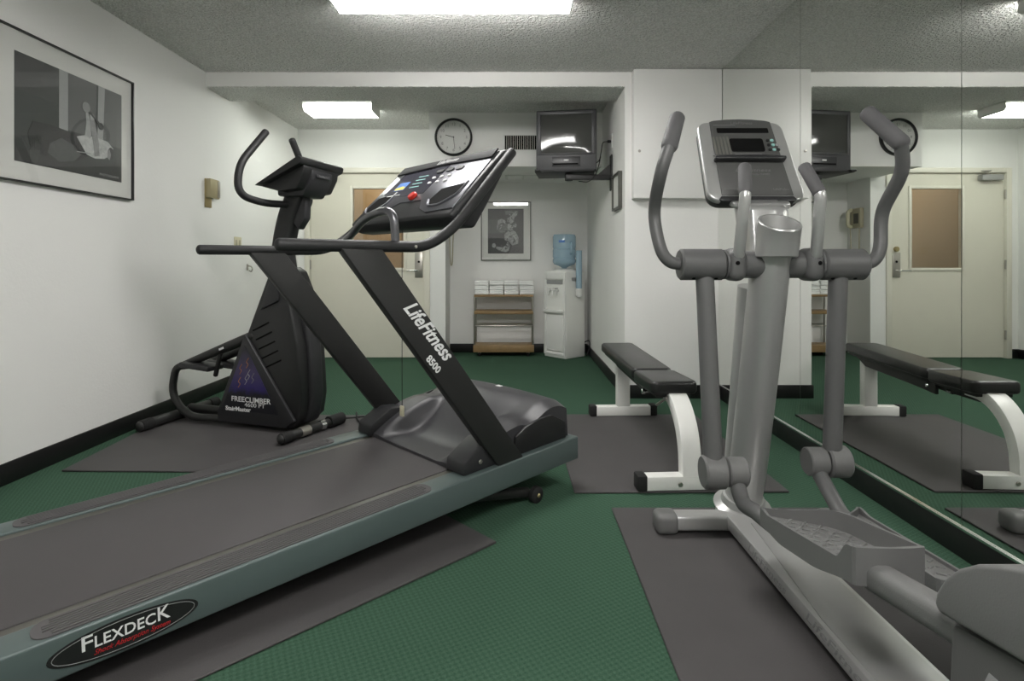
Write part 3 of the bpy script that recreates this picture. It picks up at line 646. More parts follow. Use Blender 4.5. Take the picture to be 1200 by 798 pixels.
# cup holder (slanted rim, hollow)
t = NB(); n = 36; ax = Vector((0, -0.22, 1)).normalized(); cupc = E(EX-0.002, 1.865, 1.03); rings = []
def cup_ring(r, h, tilt, ry=1.0):
    out = []
    for k in range(n):
        a = 2*PI*k/n; x = r*math.cos(a); y = r*ry*math.sin(a)
        out.append(t.verts.new(cupc+Vector((x, y, 0))+ax*h+Vector((0, 0, y*tilt))))
    return out
for r, h, tl in ((0.062, -0.006, 0), (0.066, -0.003, 0), (0.066, 0.0, 0), (0.066, 0.05, 0.2), (0.066, 0.104, 0.46), (0.067, 0.108, 0.48), (0.065, 0.112, 0.48), (0.058, 0.112, 0.48), (0.056, 0.104, 0.46), (0.050, 0.03, 0.2), (0.046, 0.026, 0.1)):
    rings.append(cup_ring(r, h, tl))
for i in range(len(rings)-1):
    for j in range(n): t.faces.new((rings[i][j], rings[i][(j+1) % n], rings[i+1][(j+1) % n], rings[i+1][j]))
t.faces.new(list(reversed(rings[0]))); t.faces.new(rings[-1]); bmesh.ops.recalc_face_normals(t, faces=t.faces)
cup = obj('cup_holder', t, m_silver, colm)
# console bracket
b = NB(); prism(b, [(1.885, 1.02), (1.93, 0.97), (2.02, 1.06), (2.065, 1.20), (2.06, 1.235), (1.99, 1.228), (1.92, 1.195)], lambda p, q, w_: E(w_, p, q), EX-0.067, EX+0.067, bev=0.012, seg=3); br = obj('console_bracket', b, m_silver2, colm)
b = NB(); prism(b, rrect(0.205, 0.13, 0.05, 6, EX-0.002, 2.005), lambda p, q, w_: E(p, q, w_+0.30*(q-2.0)), 1.205, 1.228, bev=0.008, seg=3); obj('bracket_plate', b, m_silver2, br)
# console
KF = frame(E(0.858, 1.995, 1.225), (1, 0, 0), (0, 0.475, 0.88)); KO = onf(KF)
def outline(w0, w1, h, rad, crown, dx=0, n=6):
    pts = []
    for k in range(n+1):
        a = R(180+90*k/n); pts.append((-w0/2+rad+rad*math.cos(a), rad+rad*math.sin(a)))
    for k in range(n+1):
        a = R(270+90*k/n); pts.append((w0/2-rad+rad*math.cos(a), rad+rad*math.sin(a)))
    for k in range(n+1):
        a = R(90*k/n); pts.append((w1/2-rad+rad*math.cos(a), h-rad+rad*math.sin(a)))
    for k in range(1, 8):
        u = 1-2*k/8; pts.append((u*(w1/2-rad), h+crown*(1-u*u)))
    for k in range(n+1):
        a = R(90+90*k/n); pts.append((-w1/2+rad+rad*math.cos(a), h-rad+rad*math.sin(a)))
    return [(p+dx, q) for p, q in pts]
b = NB(); prism(b, outline(0.345, 0.325, 0.365, 0.04, 0.012), KO, -0.022, 0.004, bev=0.008, seg=3); kc = obj('console', b, m_silver2, et)
b = NB(); prism(b, outline(0.335, 0.315, 0.36, 0.045, 0.012), KO, -0.055, -0.020, bev=0.015, seg=3); obj('console_shell', b, m_gpanel, kc)
b = NB(); prism(b, [(-0.127, 0.018), (0.130, 0.018), (0.140, 0.004), (0.125, -0.003), (-0.125, -0.003), (-0.138, 0.004)], KO, -0.03, 0.006, bev=0.003); obj('lower_edge', b, m_blackpl2, kc)
fc = [(-0.125, 0.02), (0.130, 0.02), (0.118, 0.362), (0.10, 0.368), (0.05, 0.374), (0, 0.376), (-0.05, 0.374), (-0.10, 0.368), (-0.115, 0.362)]
b = NB(); prism(b, fc, KO, 0.003, 0.008, bev=0.002); fp = obj('face_panel', b, m_gpanel, kc)
b = NB(); prism(b, [(-0.128, 0.165), (0.128, 0.165), (0.130, 0.178), (0.05, 0.184), (-0.05, 0.184), (-0.130, 0.178)], KO, 0.006, 0.034, bev=0.004); obj('reading_ledge', b, m_blackpl2, kc)
b = NB(); prism(b, rrect(0.195, 0.024, 0.003, 2, 0.004, 0.318), KO, 0.007, 0.009); obj('message_window', b, m_dark, fp)
b = NB(); prism(b, rrect(0.125, 0.062, 0.008, 3, 0.008, 0.247), KO, 0.007, 0.010); obj('profile_screen', b, m_dark, fp)
for i in range(5):
    b = NB(); prism(b, rrect(0.008, 0.085, 0.002, 2, -0.112+i*0.013, 0.245), KO, 0.0075, 0.0088); obj('program_strip', b, M('strip_ink', (0.12, 0.12, 0.105, 1), 0.5), fp)
b = NB(); prism(b, rrect(0.085, 0.004, 0.001, 2, -0.06, 0.345), KO, 0.0075, 0.0085)
prism(b, rrect(0.085, 0.004, 0.001, 2, -0.085, 0.196), KO, 0.0075, 0.0085); prism(b, rrect(0.1, 0.006, 0.001, 2, 0.005, 0.204), KO, 0.0075, 0.0085); obj('printed_rule', b, m_dimink, fp)
for i in range(3):
    for j in range(3):
        if i == 1: mt = m_teal
        else: mt = m_blackpl if i == 0 or j == 0 else m_greyink
        if i == 2 and j == 2: continue
        b = NB(); prism(b, rrect(0.012, 0.012, 0.004, 3, 0.089+i*0.0155+j*0.0, 0.225+j*0.022), KO, 0.007, 0.0105); obj('keypad_key', b, mt, fp)
text('maker_lettering', 'LifeFitness', 0.018, m_dimink, fp, KF @ Matrix.Translation((0.005, 0.355, 0.008)), 0.3, fit=0.085)
text('maker_lettering', 'LifeFitness', 0.020, m_dimink, fp, KF @ Matrix.Translation((0.005, 0.130, 0.008)), 0.3, fit=0.13)
text('panel_lettering', 'CROSS-TRAINER', 0.012, m_dimink, fp, KF @ Matrix.Translation((0.03, 0.112, 0.008)), 0.0, fit=0.07)
text('panel_lettering', '9500HR', 0.012, m_dimink, fp, KF @ Matrix.Translation((-0.085, 0.045, 0.008)), 0.0, fit=0.055)
text('panel_lettering', 'LifePulse', 0.012, m_dimink, fp, KF @ Matrix.Translation((0.09, 0.045, 0.008)), 0.0, fit=0.055)
# pivot housing
b = NB(); cyl(b, E(EX-0.10, 1.907, 1.0), E(EX+0.10, 1.907, 1.0), 0.046, 32); pv = obj('pivot_tube', b, m_grey, et)
for s, phase in ((-1, 1), (1, -1)):
    # swinging arm
    b = NB(); cyl(b, E(EX+s*0.165, 1.907, 1.0), E(EX+s*0.312, 1.907, 1.0), 0.053, 36, 0.006); ar = obj('pivot_housing', b, m_grey, et)
    for dx in (0.195, 0.27):
        b = NB(); a = R(-62); cyl(b, E(EX+s*dx, 1.907-0.048*math.cos(a)*1.0, 1.0+0.048*math.sin(a)), E(EX+s*dx, 1.907-0.054*math.cos(a), 1.0+0.054*math.sin(a)), 0.0065, 10, 0.001); obj('socket_screw', b, m_dark, ar)
    yo = 0.025 if s < 0 else 0.0
    P = [E(EX+s*0.300, 1.907, 1.0), E(EX+s*0.345, 1.908, 1.012), E(EX+s*0.374, 1.915, 1.06), E(EX+s*0.386, 1.92+yo, 1.18), E(EX+s*0.388, 1.83+yo*0.8, 1.30), E(EX+s*0.360, 1.792+2*yo, 1.395)]
    P = catmull(P, 8); b = NB(); tube(b, P, 0.021, 16); up = obj('arm_tube', b, m_grey, ar)
    g0 = E(EX+s*0.363, 1.792+2*yo, 1.385); g1 = E(EX+s*0.308, 1.878+2.6*yo, 1.505)
    b = NB(); tube(b, [g0, g0.lerp(g1, 0.06), g0.lerp(g1, 0.94), g1], [0.0265, 0.0275, 0.0265, 0.0265], 18); obj('arm_grip', b, m_foam, up)
    yb, xb = (1.82, 0.226) if s < 0 else (1.918, 0.212)
    top = E(EX+s*0.226, 1.905, 0.97); bot = E(EX+s*xb, yb, 0.345)
    b = NB(); tube(b, [top, bot], 0.030, 20, 'flat'); obj('lower_arm', b, m_grey, ar)
    xi, xo = (0.124, 0.262)
    b = NB(); cyl(b, E(EX+s*xi, yb, 0.33), E(EX+s*(xi+0.062), yb, 0.33), 0.047, 30, 0.004); cyl(b, E(EX+s*(xi+0.066), yb, 0.33), E(EX+s*xo, yb, 0.33), 0.053, 34, 0.006)
    lk = obj('link_joint', b, m_grey2, ar)
    # fixed handle and its clamp
    b = NB(); box(b, E(EX+s*0.128, 1.905, 1.0), (0.062, 0.112, 0.112), bev=0.042, seg=5); cyl(b, E(EX+s*0.155, 1.907, 1.0), E(EX+s*0.163, 1.907, 1.0), 0.050, 30, .001); cmp_ = obj('handle_clamp', b, m_grey, pv)
    b = NB(); cyl(b, E(EX+s*0.135, 1.86, 1.005), E(EX+s*0.135, 1.848, 1.005), 0.007, 10, 0.001); obj('socket_screw', b, m_dark, cmp_)
    h0, h1, h2 = E(EX+s*0.128, 1.862, 1.03), E(EX+s*0.122, 1.822, 1.225), E(EX+s*0.100, 1.882, 1.325)
    b = NB(); tube(b, fillet([h0, h1, h1.lerp(h2, 0.3)], 0.02, 6), 0.0185, 16); fh = obj('fixed_handle', b, m_silver2, cmp_)
    b = NB(); tube(b, [h1.lerp(h2, 0.10), h2], [0.0215, 0.021], 16); obj('handle_grip', b, m_foam, fh)
# pedals with their links: side, joint y, joint x, front (y,z), rear (y,z)
def pedal(s, yj, yf, zf, yr, zr):
    xi = EX+s*0.155
    xc = EX+s*0.105
    slope = (zr-zf)/(yr-yf)
    L = yf-yr; hwx = 0.074
    xo = xc+s*hwx                       # outer, straight side
    b = NB()
    P = catmull([E(xi, yj, 0.315), E(xi+s*0.004, yj-0.07, 0.262), E(xo-s*0.022, yj-0.16, zf-0.030), E(xo-s*0.023, yf-0.05, zf-0.028-0.05*slope), E(xo-s*0.028, yf-0.15, zf-0.026-0.15*slope)], 6)
    tube(b, P, [0.0245-0.007*(k/(len(P)-1))**2 for k in range(len(P))], 14); lk = obj('pedal_link', b, m_grey, et)
    def zz(y): return zf+(y-yf)*slope
    def inner(y):
        u = (yf-y)/L
        return xo-s*2*hwx*(0.10+0.90*math.sin(min(1, u/0.45)*PI/2))
    fine = [yf-L*k/60 for k in range(61)]
    A = [(xo, y) for y in fine]; B = [(inner(y), y) for y in fine]
    A2 = [(p-s*0.003, q) for p, q in A]; B2 = [(p+s*0.003, q) for p, q in B]
    t = NB(); prism(t, A2+list(reversed(B2)), lambda p, q, w_: E(p, q, zz(q)+w_), -0.03, 0.0)
    fl = obj('pedal_tray', t, m_grey2, lk)
    t = NB()
    def h_out(u): return 0.008+0.038*ss((u-0.86)/0.10)+0.010*ss(1-u/0.10)
    def h_in(u): return 0.020+0.026*ss(u/0.35)
    def wl(pts, hf, th):
        O = []
        for k, (p, q) in enumerate(pts):
            h = hf(k/60); z0 = zz(q)
            O.append([t.verts.new(E(p, q, z0-0.048+0.018*ss(1-k/18)+0.018*ss((k-36)/24))), t.verts.new(E(p, q, z0+h)), t.verts.new(E(p+th, q, z0+h)), t.verts.new(E(p+th, q, z0-0.043+0.018*ss(1-k/18)+0.018*ss((k-36)/24)))])
        for i in range(len(O)-1):
            for k in range(4):
                kk = (k+1) % 4; t.faces.new((O[i][k], O[i][kk], O[i+1][kk], O[i+1][k]))
        t.faces.new(O[0]); t.faces.new(list(reversed(O[-1])))
    wl(A, h_out, -s*0.008); wl(B, h_in, s*0.008)
    # nose and rear wall close the rim
    prism(t, [(xo, yf), (xo, yf+0.006), (inner(yf), yf+0.006), (inner(yf), yf)], lambda p, q, w_: E(p, q, zz(q)+w_), -0.03, 0.019)
    x0, x1 = xc-hwx, xc+hwx
    prism(t, [(x0, yr+0.002), (x0+0.004, yr-0.007), (x0+0.03, yr-0.013), (xc, yr-0.016), (x1-0.03, yr-0.013), (x1-0.004, yr-0.007), (x1, yr+0.002), (x1-0.01, yr+0.004), (xc, yr-0.007), (x0+0.01, yr+0.004)], lambda p, q, w_: E(p, q, zz(q)+w_), -0.031, 0.047)
    bmesh.ops.recalc_face_normals(t, faces=t.faces)
    obj('pedal_rim', t, m_grey2, fl)
    b = NB()
    for i in range(12):
        for j in range(5):
            y = yf-L*(0.14+0.070*i); x = xc+(j-2)*0.024
            if (x-inner(y))*s < 0.020: continue
            a = 0.6 if (i+j) % 2 else -0.6
            box(b, E(x, y, zz(y)+0.001), (0.020, 0.008, 0.004), rot=(math.atan(slope), 0, a), bev=0.0015, seg=1)
    obj('tread_pattern', b, m_grey2, fl)
    b = NB(); ye = 0.80; secp = rrect(2.0, 2.0, 0.75, 5)
    tube(b, [E(xc+s*0.022, yr+0.010, zr-0.018), E(xc+s*0.018, ye, zr-0.018+0.17*(yr-ye)*(1 if s < 0 else 0.5))], 0.029, cap='flat', sec=secp, up=(0, 0, 1)); obj('crank_tube', b, m_grey2, lk)
pedal(-1, 1.82, 1.575, 0.300, 1.150, 0.378)
pedal(1, 1.918, 1.70, 0.248, 1.20, 0.285)
# rear drive housing
hp = [(0.15, 0.40), (0.15, 0.64), (0.50, 0.64), (0.62, 0.625), (0.70, 0.606), (0.76, 0.588), (0.81, 0.568), (0.85, 0.548), (0.885, 0.522), (0.912, 0.492), (0.930, 0.460), (0.935, 0.440), (0.925, 0.428), (0.75, 0.458), (0.5, 0.475)]
b = NB(); prism(b, hp, lambda p, q, w_: E(w_, p, q), 0.693, 1.045, bev=0.026, seg=5); hs = obj('rear_housing', b, m_grey2, et, ang=45)
lp = [(0.15, 0.09), (0.95, 0.09), (0.925, 0.25), (0.915, 0.42), (0.72, 0.46), (0.15, 0.48)]
b = NB(); prism(b, lp, lambda p, q, w_: E(w_, p, q), 0.705, 1.033, bev=0.012); lo_ = obj('lower_housing', b, M('housing_lower_grey', (0.085, 0.085, 0.083, 1), 0.5, bump=0.1, bscale=300), et)
b = NB(); bx(b, -0.24, 0.24, 0.2-OY, 0.28-OY, 0.0, 0.09-OZ, bev=0.02, seg=3); obj('rear_foot', b, m_grey2, et)
text('maker_lettering', 'LifeFitness', 0.085, m_greyink, lo_, frame(E(0.7045, 0.868, 0.358), (0, -1, 0), (0, 0, 1)), 0.35, bold=0.002, fit=0.44, align='LEFT')

# ================================================================== WEIGHT BENCH
wb = thing('weight_bench', 'black padded weight bench on white steel legs', 'weight bench', (0.775, 2.50, 0.009), R(3.2))
Z0 = 0.009
def footbar(name, y, half):
    b = NB(); bx(b, -half+0.04, half-0.04, y-0.032, y+0.032, 0.006-Z0+0.004, 0.072-Z0, bev=0.006); o = obj(name, b, m_white, wb)
    for s in (-1, 1):
        b = NB(); bx(b, s*(half-0.045), s*half, y-0.037, y+0.037, 0.0, 0.078-Z0, bev=0.008); obj('foot_cap', b, m_rubber, o)
    return o
ff = footbar('front_foot', 0.0, 0.245)
for x in (-0.055, 0.055):
    b = NB(); cyl(b, (x, -0.032, 0.03), (x, -0.040, 0.03), 0.010, 14, 0.002); obj('foot_bolt', b, m_steel, ff)
footbar('rear_foot', 1.215, 0.222)
# curved front leg: swept rectangle
b = NB(); P = catmull([(0, 0.0, 0.06), (0, 0.01, 0.16), (0, 0.045, 0.25), (0, 0.115, 0.325), (0, 0.20, 0.365), (0, 0.30, 0.372)], 6)
tube(b, P, 0.030, cap='flat', sec=[(p, q*1.42) for p, q in rrect(2, 2, 0.12, 2)], up=(0, 1, 0)); obj('front_leg', b, m_white, wb)
b = NB(); bx(b, -0.042, 0.042, 1.185, 1.245, 0.06, 0.375, bev=0.005); obj('rear_post', b, m_white, wb)
b = NB(); bx(b, -0.03, 0.03, 0.22, 1.26, 0.325, 0.375, bev=0.004); sp = obj('spine_beam', b, m_black, wb)
b = NB(); prism(b, [(0.50, 0.30), (0.62, 0.31), (1.16, 0.33), (1.28, 0.385), (1.28, 0.40), (0.5, 0.385)], YZ, -0.052, -0.034); prism(b, [(0.50, 0.30), (0.62, 0.31), (1.16, 0.33), (1.28, 0.385), (1.28, 0.40), (0.5, 0.385)], YZ, 0.034, 0.052); obj('pad_bracket', b, m_black, wb)
b = NB(); cyl(b, (0, 0.18, 0.372), (0, 0.20, 0.395), 0.03, 16); obj('seat_mount', b, m_steel, wb)
b = NB(); cyl(b, (-0.06, 0.56, 0.335), (0.06, 0.56, 0.335), 0.012, 14); obj('hinge_pin', b, m_chrome, wb)
b = NB(); cyl(b, (-0.085, 0.42, 0.335), (0.05, 0.42, 0.335), 0.008, 12); cyl(b, (-0.10, 0.42, 0.335), (-0.08, 0.42, 0.335), 0.014, 14); obj('pop_pin', b, m_chrome, wb)
b = NB(); tube(b, [(-0.05, 0.17, 0.36), (-0.075, 0.24, 0.31)], 0.007, 10); obj('adjust_lever', b, m_steel, wb)
def pad(name, y0, y1, z0, z1, wd, th):
    L = math.hypot(y1-y0, z1-z0); a = math.atan2(z1-z0, y1-y0)
    b = NB(); prism(b, rrect(wd, L, 0.035, 5), XY, -th/2, th/2, bev=0.016, seg=4)
    bmesh.ops.transform(b, matrix=Matrix.Translation((-0.012, (y0+y1)/2, (z0+z1)/2)) @ Matrix.Rotation(a, 4, 'X'), verts=b.verts)
    return obj(name, b, m_vinyl, wb, ang=60)
b = NB(); box(b, (-0.012, 0.925, 0.383), (0.17, 0.78, 0.028), rot=(math.atan2(0.027, 0.825), 0, 0), bev=0.004); obj('pad_board', b, m_black, wb)
b = NB(); box(b, (-0.012, 0.335, 0.368), (0.17, 0.30, 0.02), bev=0.004); obj('pad_board', b, m_black, wb)
pad('seat_pad', 0.155, 0.505, 0.408, 0.400, 0.225, 0.062)
pad('back_pad', 0.515, 1.34, 0.405, 0.432, 0.220, 0.058)

# ================================================================== TELEVISION on its wall bracket
tvx, tvy = 0.432, 4.78
wbk = thing('wall_bracket', 'black swing arm bracket holding the television on the alcove wall', 'wall bracket', (XA, 4.79, 1.80))
b = NB(); bx(b, -0.012, -0.001, -0.045, 0.045, -0.17, 0.13, bev=0.004); obj('wall_plate', b, m_black, wbk)
b = NB(); box(b, (-0.20, 0.02, -0.055), (0.38, 0.05, 0.045), bev=0.005); ar = obj('swing_arm', b, m_black, wbk)
b = NB(); prism(b, [(-0.012, -0.03), (-0.012, 0.06), (-0.12, -0.035)], XZ, 0.012, 0.028); obj('gusset', b, m_black, ar)
b = NB(); box(b, (-0.385, 0.12, -0.0135), (0.50, 0.36, 0.012), rot=(0, 0, R(-8)), bev=0.004); obj('tray', b, m_black, wbk)
b = NB(); box(b, (-0.63, -0.03, -0.008), (0.05, 0.05, 0.016), rot=(0, 0, R(-8)), bev=0.005); obj('tray_lip', b, m_black, wbk)
b = NB(); cyl(b, (-0.36, 0.05, -0.08), (-0.36, 0.05, -0.02), 0.035); obj('swivel_post', b, m_black, ar)
tv = thing('television', 'old dark grey tube television near the ceiling in the alcove', 'television', (tvx, tvy, 1.794), R(-8))
b = NB(); TWh = 0.255; TH = 0.515
bx(b, -TWh, TWh, -0.02, 0.10, 0, TH, bev=0.010, seg=3)
prism(b, [(-0.24, 0.01), (0.24, 0.01), (0.24, 0.50), (-0.24, 0.50)], XZ, 0.09, 0.20, bev=0.01)
prism(b, [(-0.19, 0.03), (0.19, 0.03), (0.17, 0.44), (-0.17, 0.44)], XZ, 0.19, 0.40, bev=0.03)
cabn = obj('cabinet', b, m_tv, tv)
b = NB()
for z0, z1, x0, x1 in ((0.475, 0.505, -0.235, 0.235), (0.135, 0.150, -0.215, 0.215)): bx(b, x0, x1, -0.030, -0.018, z0, z1, bev=0.004)
for s in (-1, 1): bx(b, s*0.215, s*0.24, -0.030, -0.018, 0.135, 0.505, bev=0.004)
obj('bezel', b, m_tv, cabn)
t = NB(); ns = 14
g = [[t.verts.new((-0.213+0.426*i/ns, -0.0225-0.009*(1-(2*i/ns-1)**2)*(1-(2*j/ns-1)**2)**0.5, 0.15+0.325*j/ns)) for j in range(ns+1)] for i in range(ns+1)]
for i in range(ns):
    for j in range(ns): t.faces.new((g[i][j], g[i+1][j], g[i+1][j+1], g[i][j+1]))
ret = bmesh.ops.extrude_face_region(t, geom=t.faces[:]); bmesh.ops.translate(t, vec=(0, 0.01, 0), verts=[v for v in ret['geom'] if isinstance(v, bmesh.types.BMVert)])
bmesh.ops.recalc_face_normals(t, faces=t.faces); obj('screen', t, m_screen, tv)
b = NB(); bx(b, -0.12, 0.12, -0.024, -0.018, 0.035, 0.118, bev=0.003); dr = obj('tape_door', b, M('tv_flap', (0.03, 0.03, 0.032, 1), 0.35), tv)
b = NB(); bx(b, -0.11, 0.10, -0.027, -0.022, 0.050, 0.062); obj('tape_slot', b, m_dark, dr)
b = NB(); box(b, (0.0, -0.026, 0.088), (0.04, 0.004, 0.012), bev=0.001); obj('maker_badge', b, m_ink, dr)
# wall jack with its cables
jk = thing('wall_outlet', 'white cable outlet on the alcove wall beside the television', 'outlet', (XA, 4.78, 2.045))
b = NB(); bx(b, -0.008, 0, -0.035, 0.035, -0.06, 0.06, bev=0.003); obj('cover_plate', b, m_trim, jk)
b = NB(); cyl(b, (-0.008, 0, 0.0), (-0.04, 0, 0.0), 0.012, 12); pg = obj('plug', b, m_rubber, jk)
b = NB(); tube(b, catmull([(-0.04, 0, 0), (-0.075, 0.02, -0.01), (-0.085, 0.05, -0.08), (-0.10, 0.08, -0.15), (-0.155, 0.12, -0.18)], 8), 0.004, 8); obj('cable', b, m_rubber, pg)
b = NB(); tube(b, catmull([(-0.09, 0.05, -0.12), (-0.11, 0.02, -0.20), (-0.14, 0.0, -0.28), (-0.20, 0.0, -0.34), (-0.28, 0.02, -0.335)], 8), 0.004, 8); obj('cable', b, m_rubber, pg)

# ================================================================== CLOCK, VENTS
ck = thing('wall_clock', 'round white wall clock with a black rim on the duct soffit', 'clock', (-0.585, YB, 2.204))
rC = 0.178
b = NB(); lathe(b, [(rC-0.022, 0.012), (rC-0.020, 0.032), (rC-0.010, 0.040), (rC, 0.030), (rC, 0.002), (0, 0.002), (0, 0.012)], (0, 0, 0), (0, -1, 0), 48); obj('rim', b, m_blackpl, ck)
b = NB(); cyl(b, (0, -0.010, 0), (0, -0.016, 0), rC-0.018, 48, 0.001); dl = obj('dial', b, m_dial, ck)
for h in range(1, 13):
    a = R(90-30*h); text('numeral', str(h), 0.040, m_dimink, dl, frame((0.122*math.cos(a), -0.0165, 0.122*math.sin(a)), (1, 0, 0), (0, 0, 1)), 0, ext=0.0004)
b = NB()
for k in range(60):
    a = R(6*k); box(b, (0.150*math.cos(a), -0.0163, 0.150*math.sin(a)), (0.007, 0.0008, 0.0014), rot=(0, -a, 0))
obj('minute_track', b, m_dimink, dl)
def hand(nm, ang, L, wd, y):
    b = NB(); box(b, (L*0.42*math.cos(ang), y, L*0.42*math.sin(ang)), (L, 0.0012, wd), rot=(0, -ang, 0)); obj(nm, b, m_blackpl, ck)
hand('hour_hand', R(90-30*9.49), 0.085, 0.006, -0.018); hand('minute_hand', R(90-6*29), 0.125, 0.004, -0.020)
b = NB(); cyl(b, (0, -0.016, 0), (0, -0.023, 0), 0.006, 12); obj('hand_hub', b, m_blackpl, ck)
b = NB(); lathe(b, [(0, 0.0), (rC-0.022, 0.0), (rC-0.022, 0.001), (0, 0.002)], (0, -0.028, 0), (0, -1, 0), 48); obj('clock_glass', b, m_glass, ck)
vt = thing('air_vent', 'dark wall vent with white upright louvres beside the television', 'vent', (0.16, YB, 2.155))
b = NB(); bx(b, -0.265, 0.265, -0.004, -0.001, -0.066, 0.066); obj('backing', b, m_dark, vt)
for k in range(27):
    b = NB(); bx(b, -0.262+k*0.0201-0.0022, -0.262+k*0.0201+0.0022, -0.014, -0.004, -0.066, 0.066); obj('louvre', b, m_vent, vt)
b = NB(); bx(b, -0.27, 0.27, -0.010, -0.001, 0.066, 0.071); bx(b, -0.27, 0.27, -0.010, -0.001, -0.071, -0.066); obj('vent_frame', b, m_vent, vt)
v2 = thing('ceiling_grille', 'flat white grille under the duct soffit below the television', 'vent', (0.25, 5.97, 1.93))
b = NB(); bx(b, -0.36, 0.36, -0.14, 0.14, -0.010, -0.001, bev=0.003); obj('grille_frame', b, m_vent, v2)
for k in range(4):
    b = NB(); bx(b, -0.33+k*0.168, -0.33+k*0.168+0.155, -0.11, 0.11, -0.014, -0.009, bev=0.003); obj('grille_panel', b, m_wall, v2)

# ================================================================== FRAMED PRINTS
# left wall print: local x along the wall (picture's right = +Y), z up
fp1 = thing('framed_print', 'large black framed photograph of a reclining figure on the left wall', 'framed print', (XL, 2.93, 1.385), 0)
PW, PH = 0.92, 0.708
LM = frame((0.001, 0, 0), (0, 1, 0), (0, 0, 1))   # x = along +Y, y = up, z = into the room (+X)
LO = onf(LM)
def frame_bars(W2, H, wd, d, fn, bm):
    for p in ([(-W2, 0), (W2, 0), (W2-wd, wd), (-W2+wd, wd)], [(-W2, H), (-W2+wd, H-wd), (W2-wd, H-wd), (W2, H)], [(-W2, 0), (-W2+wd, wd), (-W2+wd, H-wd), (-W2, H)], [(W2, 0), (W2, H), (W2-wd, H-wd), (W2-wd, wd)]):
        prism(bm, p, fn, 0.0, d)
b = NB(); frame_bars(PW/2, PH, 0.007, 0.025, LO, b); obj('frame', b, m_fram, fp1)
b = NB(); prism(b, [(-PW/2+.006, .006), (PW/2-.006, .006), (PW/2-.006, PH-.006), (-PW/2+.006, PH-.006)], LO, 0.004, 0.010); obj('mat_board', b, m_paper, fp1)
px0, px1, pz0, pz1 = -0.336, 0.370, 0.095, 0.605
g1 = M('print_dark_grey', (0.038, 0.042, 0.040, 1), 0.5, vary=0.25, vscale=5)
b = NB(); prism(b, [(px0, pz0), (px1, pz0), (px1, pz1), (px0, pz1)], LO, 0.010, 0.0110); pr = obj('print', b, g1, fp1)
def shp(nm, pts, col, lvl, par, fn):
    b = NB(); x0, z0, ww, hh = pts[0]
    prism(b, [(x0+u*ww, z0+v*hh) for u, v in pts[1:]], fn, 0.0110, 0.0110+0.0003*lvl); obj(nm, b, col, par)
G = lambda n, v, vr=0.25: M(n, (v, v*1.02, v, 1), 0.5, vary=vr, vscale=45)
BXX = (px0, pz0, px1-px0, pz1-pz0)
shp('print_shape', [BXX, (0, .0), (1, 0), (1, .24), (.6, .10), (.25, .13), (0, .12)], G('pg_floor', .035), 1, pr, LO)
shp('print_shape', [BXX, (0, .65), (.36, .65), (.36, .99), (0, .99)], G('pg_panel', .05), 1, pr, LO)
shp('print_shape', [BXX, (0.36, .40), (.44, .40), (.44, 1.0), (.36, 1.0)], G('pg_strip', .30, .05), 2, pr, LO)
shp('print_shape', [BXX, (0.73, .40), (.79, .40), (.81, 1.0), (.74, 1.0)], G('pg_strip', .22), 2, pr, LO)
shp('print_shape', [BXX, (0.44, .42), (.71, .42), (.72, 1.0), (.44, 1.0)], G('pg_wall', .10, .1), 1, pr, LO)
shp('print_shape', [BXX, (0.79, .40), (1, .38), (1, 1.0), (.81, 1.0)], G('pg_wall', .075), 1, pr, LO)
shp('print_shape', [BXX, (.12, .16), (.10, .28), (.14, .41), (.30, .42), (.52, .40), (.57, .30), (.63, .20), (.52, .12), (.34, .10), (.30, .20), (.26, .10), (.18, .12)], G('pg_trousers', .020), 3, pr, LO)
shp('print_shape', [BXX, (.26, .14), (.28, .24), (.38, .32), (.5, .28), (.56, .2), (.5, .12), (.36, .08)], G('pg_thigh', .075), 4, pr, LO)
shp('print_shape', [BXX, (.52, .38), (.60, .42), (.72, .43), (.84, .42), (.90, .36), (.88, .28), (.80, .22), (.70, .20), (.62, .22), (.57, .30)], G('pg_shirt', .42, .5), 4, pr, LO)
shp('print_shape', [BXX, (.60, .42), (.615, .55), (.61, .66), (.63, .67), (.65, .60), (.665, .45), (.655, .40)], G('pg_arm', .33, .2), 5, pr, LO)
shp('print_shape', [BXX, (.70, .22), (.685, .36), (.655, .53), (.645, .60), (.665, .63), (.695, .60), (.72, .50), (.745, .36), (.75, .24)], G('pg_forearm', .24), 6, pr, LO)
shp('print_shape', [BXX, (.655, .60), (.65, .65), (.675, .67), (.70, .65), (.695, .60)], G('pg_fist', .36), 7, pr, LO)
# dumbbell: two plates on a slanted bar
shp('print_shape', [BXX, (.60, .735), (.61, .70), (.77, .545), (.785, .565)], G('pg_bar', .05), 8, pr, LO)
for u, v, k, nm, c in ((.612, .715, .040, 'pg_bell', .22), (.765, .565, .028, 'pg_plate', .04)):
    shp('print_shape', [BXX]+[(u+k*math.cos(2*PI*i/16), v+k*1.35*math.sin(2*PI*i/16)) for i in range(16)], G(nm, c), 9, pr, LO)
shp('print_shape', [BXX]+[(.875+.034*math.cos(2*PI*k/14), .30+.065*math.sin(2*PI*k/14)) for k in range(14)], G('pg_hair', .02), 5, pr, LO)
shp('print_shape', [BXX, (.835, .24), (.86, .22), (.875, .28), (.86, .34), (.84, .32)], G('pg_face', .2), 6, pr, LO)
shp('print_shape', [BXX, (.12, .02), (.11, .12), (.16, .22), (.20, .20), (.19, .08), (.17, .02)], G('pg_shin', .045), 4, pr, LO)
shp('print_shape', [BXX, (.52, .23), (.66, .245), (.66, .235), (.52, .22)], G('pg_belt', .30), 6, pr, LO)
